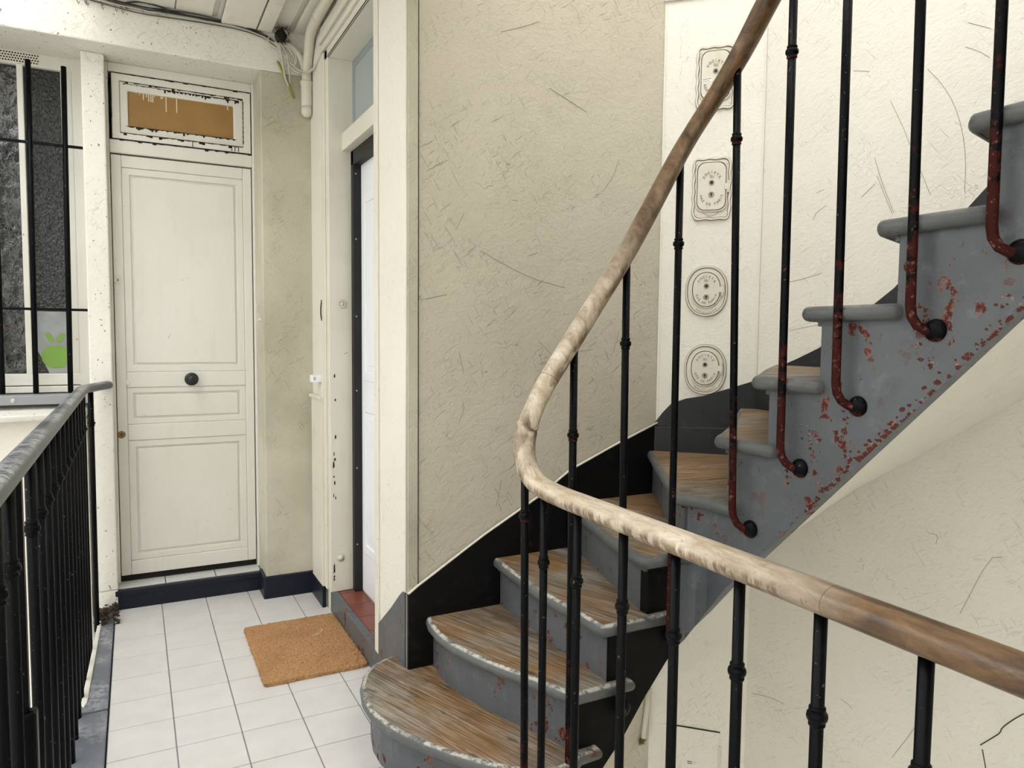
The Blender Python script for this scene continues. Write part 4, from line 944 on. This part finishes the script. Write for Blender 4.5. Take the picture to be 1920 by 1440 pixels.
# long scratches and hairline cracks in the plaster
SCR = simple('dark scratch line', (.26, .23, .17, 1), .9); CRK = simple('plaster crack', (.07, .055, .04, 1), .9)  # dark lines for the scratches, deeper ones for the cracks
def scratches(name, wall, paths, r, m):
    mb = MB()
    for p in paths: mb.tube(smoothpath(p, 1), r, 4)
    q = mb.mk(name, m, wall); q['kind'] = 'stuff'
RS = [[(2.162, 1.427, 2.158), (2.162, 1.383, 2.105), (2.162, 1.34, 2.031), (2.162, 1.312, 1.947), (2.162, 1.298, 1.86), (2.162, 1.297, 1.768)] ,
[(2.162, 1.547, 2.096), (2.162, 1.507, 2.019), (2.162, 1.481, 1.96), (2.162, 1.428, 1.839), (2.162, 1.4, 1.777)] ,
[(2.162, 1.316, 2.187), (2.162, 1.278, 2.163), (2.162, 1.245, 2.133)] ,
[(2.162, 1.312, 2.254), (2.162, 1.247, 2.214)] ,
[(2.162, 1.583, 1.868), (2.162, 1.551, 1.794), (2.162, 1.524, 1.739)] ,
[(2.162, 1.689, 2.236), (2.162, 1.628, 2.214)] ,
[(2.162, 1.596, 1.93), (2.162, 1.563, 1.838), (2.162, 1.519, 1.742)] ,
[(2.162, 1.822, 1.853), (2.162, 1.789, 1.86)] ,
[(2.162, 1.062, 0.306), (2.162, 1.09, 0.274), (2.162, 1.117, 0.237), (2.162, 1.119, 0.222), (2.162, 1.141, 0.195), (2.162, 1.171, 0.159)] ,
[(2.162, 1.165, 0.149), (2.162, 1.153, 0.099)] ,
[(2.162, 1.248, 0.525), (2.162, 1.174, 0.715), (2.162, 1.139, 0.725)] ,
[(2.162, 1.349, 0.742), (2.162, 1.324, 0.741), (2.162, 1.331, 0.713)] ,
[(2.162, 2.043, -0.082), (2.162, 1.961, -0.058), (2.162, 1.883, -0.051)] ,
[(2.162, 1.642, 0.081), (2.162, 1.61, 0.077), (2.162, 1.592, 0.066)] ,
[(2.162, 1.441, -0.024), (2.162, 1.394, 0.063), (2.162, 1.37, 0.111)] ,
[(2.162, 1.952, 1.544), (2.162, 1.879, 1.55), (2.162, 1.787, 1.568)] ,
[(2.162, 1.92, 1.365), (2.162, 1.779, 1.389)] ,
[(2.162, 1.639, 1.808), (2.162, 1.591, 1.844)] ,
[(2.162, 1.775, 1.803), (2.162, 1.819, 1.785), (2.162, 1.83, 1.76)] ,]
FS = [[(0.89, 2.344, 1.89), (0.967, 2.344, 1.935)] ,
[(1.167, 2.344, 2.4), (1.274, 2.344, 2.443), (1.317, 2.344, 2.466)] ,
[(0.891, 2.344, 1.46), (0.965, 2.344, 1.477)] ,
[(1.011, 2.344, 1.278), (1.031, 2.344, 1.202)] ,
[(1.314, 2.344, 1.059), (1.281, 2.344, 1.0), (1.225, 2.344, 0.944)] ,
[(1.365, 2.344, 2.24), (1.528, 2.344, 2.178)] ,
[(1.607, 2.344, 1.89), (1.656, 2.344, 1.956), (1.679, 2.344, 2.019)] ,
[(1.09, 2.344, 1.635), (1.285, 2.344, 1.55), (1.446, 2.344, 1.518)] ,
[(1.333, 2.344, 1.317), (1.368, 2.344, 1.287), (1.391, 2.344, 1.267)] ,
[(1.498, 2.344, 1.277), (1.571, 2.344, 1.287)] ,
[(0.998, 2.344, 1.702), (1.028, 2.344, 1.76)] ,
[(1.695, 2.344, 1.36), (1.671, 2.344, 1.276)] ,
[(1.183, 2.344, 0.809), (1.162, 2.344, 0.712)] ,
[(1.216, 2.344, 1.823), (1.242, 2.344, 1.822)] ,
[(1.012, 2.344, 1.033), (1.032, 2.344, 1.07), (1.028, 2.344, 1.098)] ,
[(1.284, 2.344, 1.628), (1.324, 2.344, 1.642)] ,]
scratches('scratches', wr, [p for i, p in enumerate(RS) if i not in (8, 9)], .0006, SCR)
scratches('plaster_cracks', wr, [RS[8], RS[9]], .0016, CRK)
scratches('scratches', wf, FS, .0007, SCR)
# rust breaking through along the lower edge of the outer string
random.seed(31); rf = MB(); rp = MB()
def flake(mb, y, z, s_, d=.0006):
    n = random.randint(6, 9); pl = []
    for i in range(n):
        a = 2*PI*i/n; r = s_*random.uniform(.35, 1.15); u = y+r*math.cos(a)*1.3; pl.append((u, max(z+r*math.sin(a), sb(u)+.0005)))
    if z > sb(y): mb.prism(pl, XS-d-random.random()*.0006, XS+.001, FYZ)
for i in range(260):
    y = random.uniform(.62, 1.24); k = abs(math.sin(y*9.0+1.2))*.8+.2
    if random.random() > k: continue
    h = random.random()**3*.030; s_ = random.uniform(.0015, .0065)
    flake(rf, y, sb(y)+h+s_*.8, s_); 
    if random.random() < .5: flake(rp, y+random.uniform(-.01, .01), sb(y)+h+s_*.8+.006, s_*.55, .0005)
for (y, z) in ((1.138, 1.15), (1.12, 1.06), (.93, 1.27), (.90, 1.20), (.955, 1.31), (.80, 1.42), (1.03, 1.135), (1.295, .985), (1.245, 1.10), (1.22, 1.085), (.785, 1.34)):
    for i in range(4): flake(rf, y+random.uniform(-.016, .016), z+random.uniform(-.02, .02), random.uniform(.002, .006)); flake(rp, y+random.uniform(-.02, .02), z+random.uniform(-.025, .025), random.uniform(.001, .004), .0005)
RFM = simple('dark red rust flake', (.10, .016, .010, 1), .8, bmpscale=200, bmp=.6, var=.5, vs=60); RPM = simple('pale primer flake', (.34, .19, .14, 1), .8, bmpscale=200, var=.4, vs=60)
for mb, m_ in ((rf, RFM), (rp, RPM)):
    q = mb.mk('rust_flakes', m_, sc); q['kind'] = 'stuff'
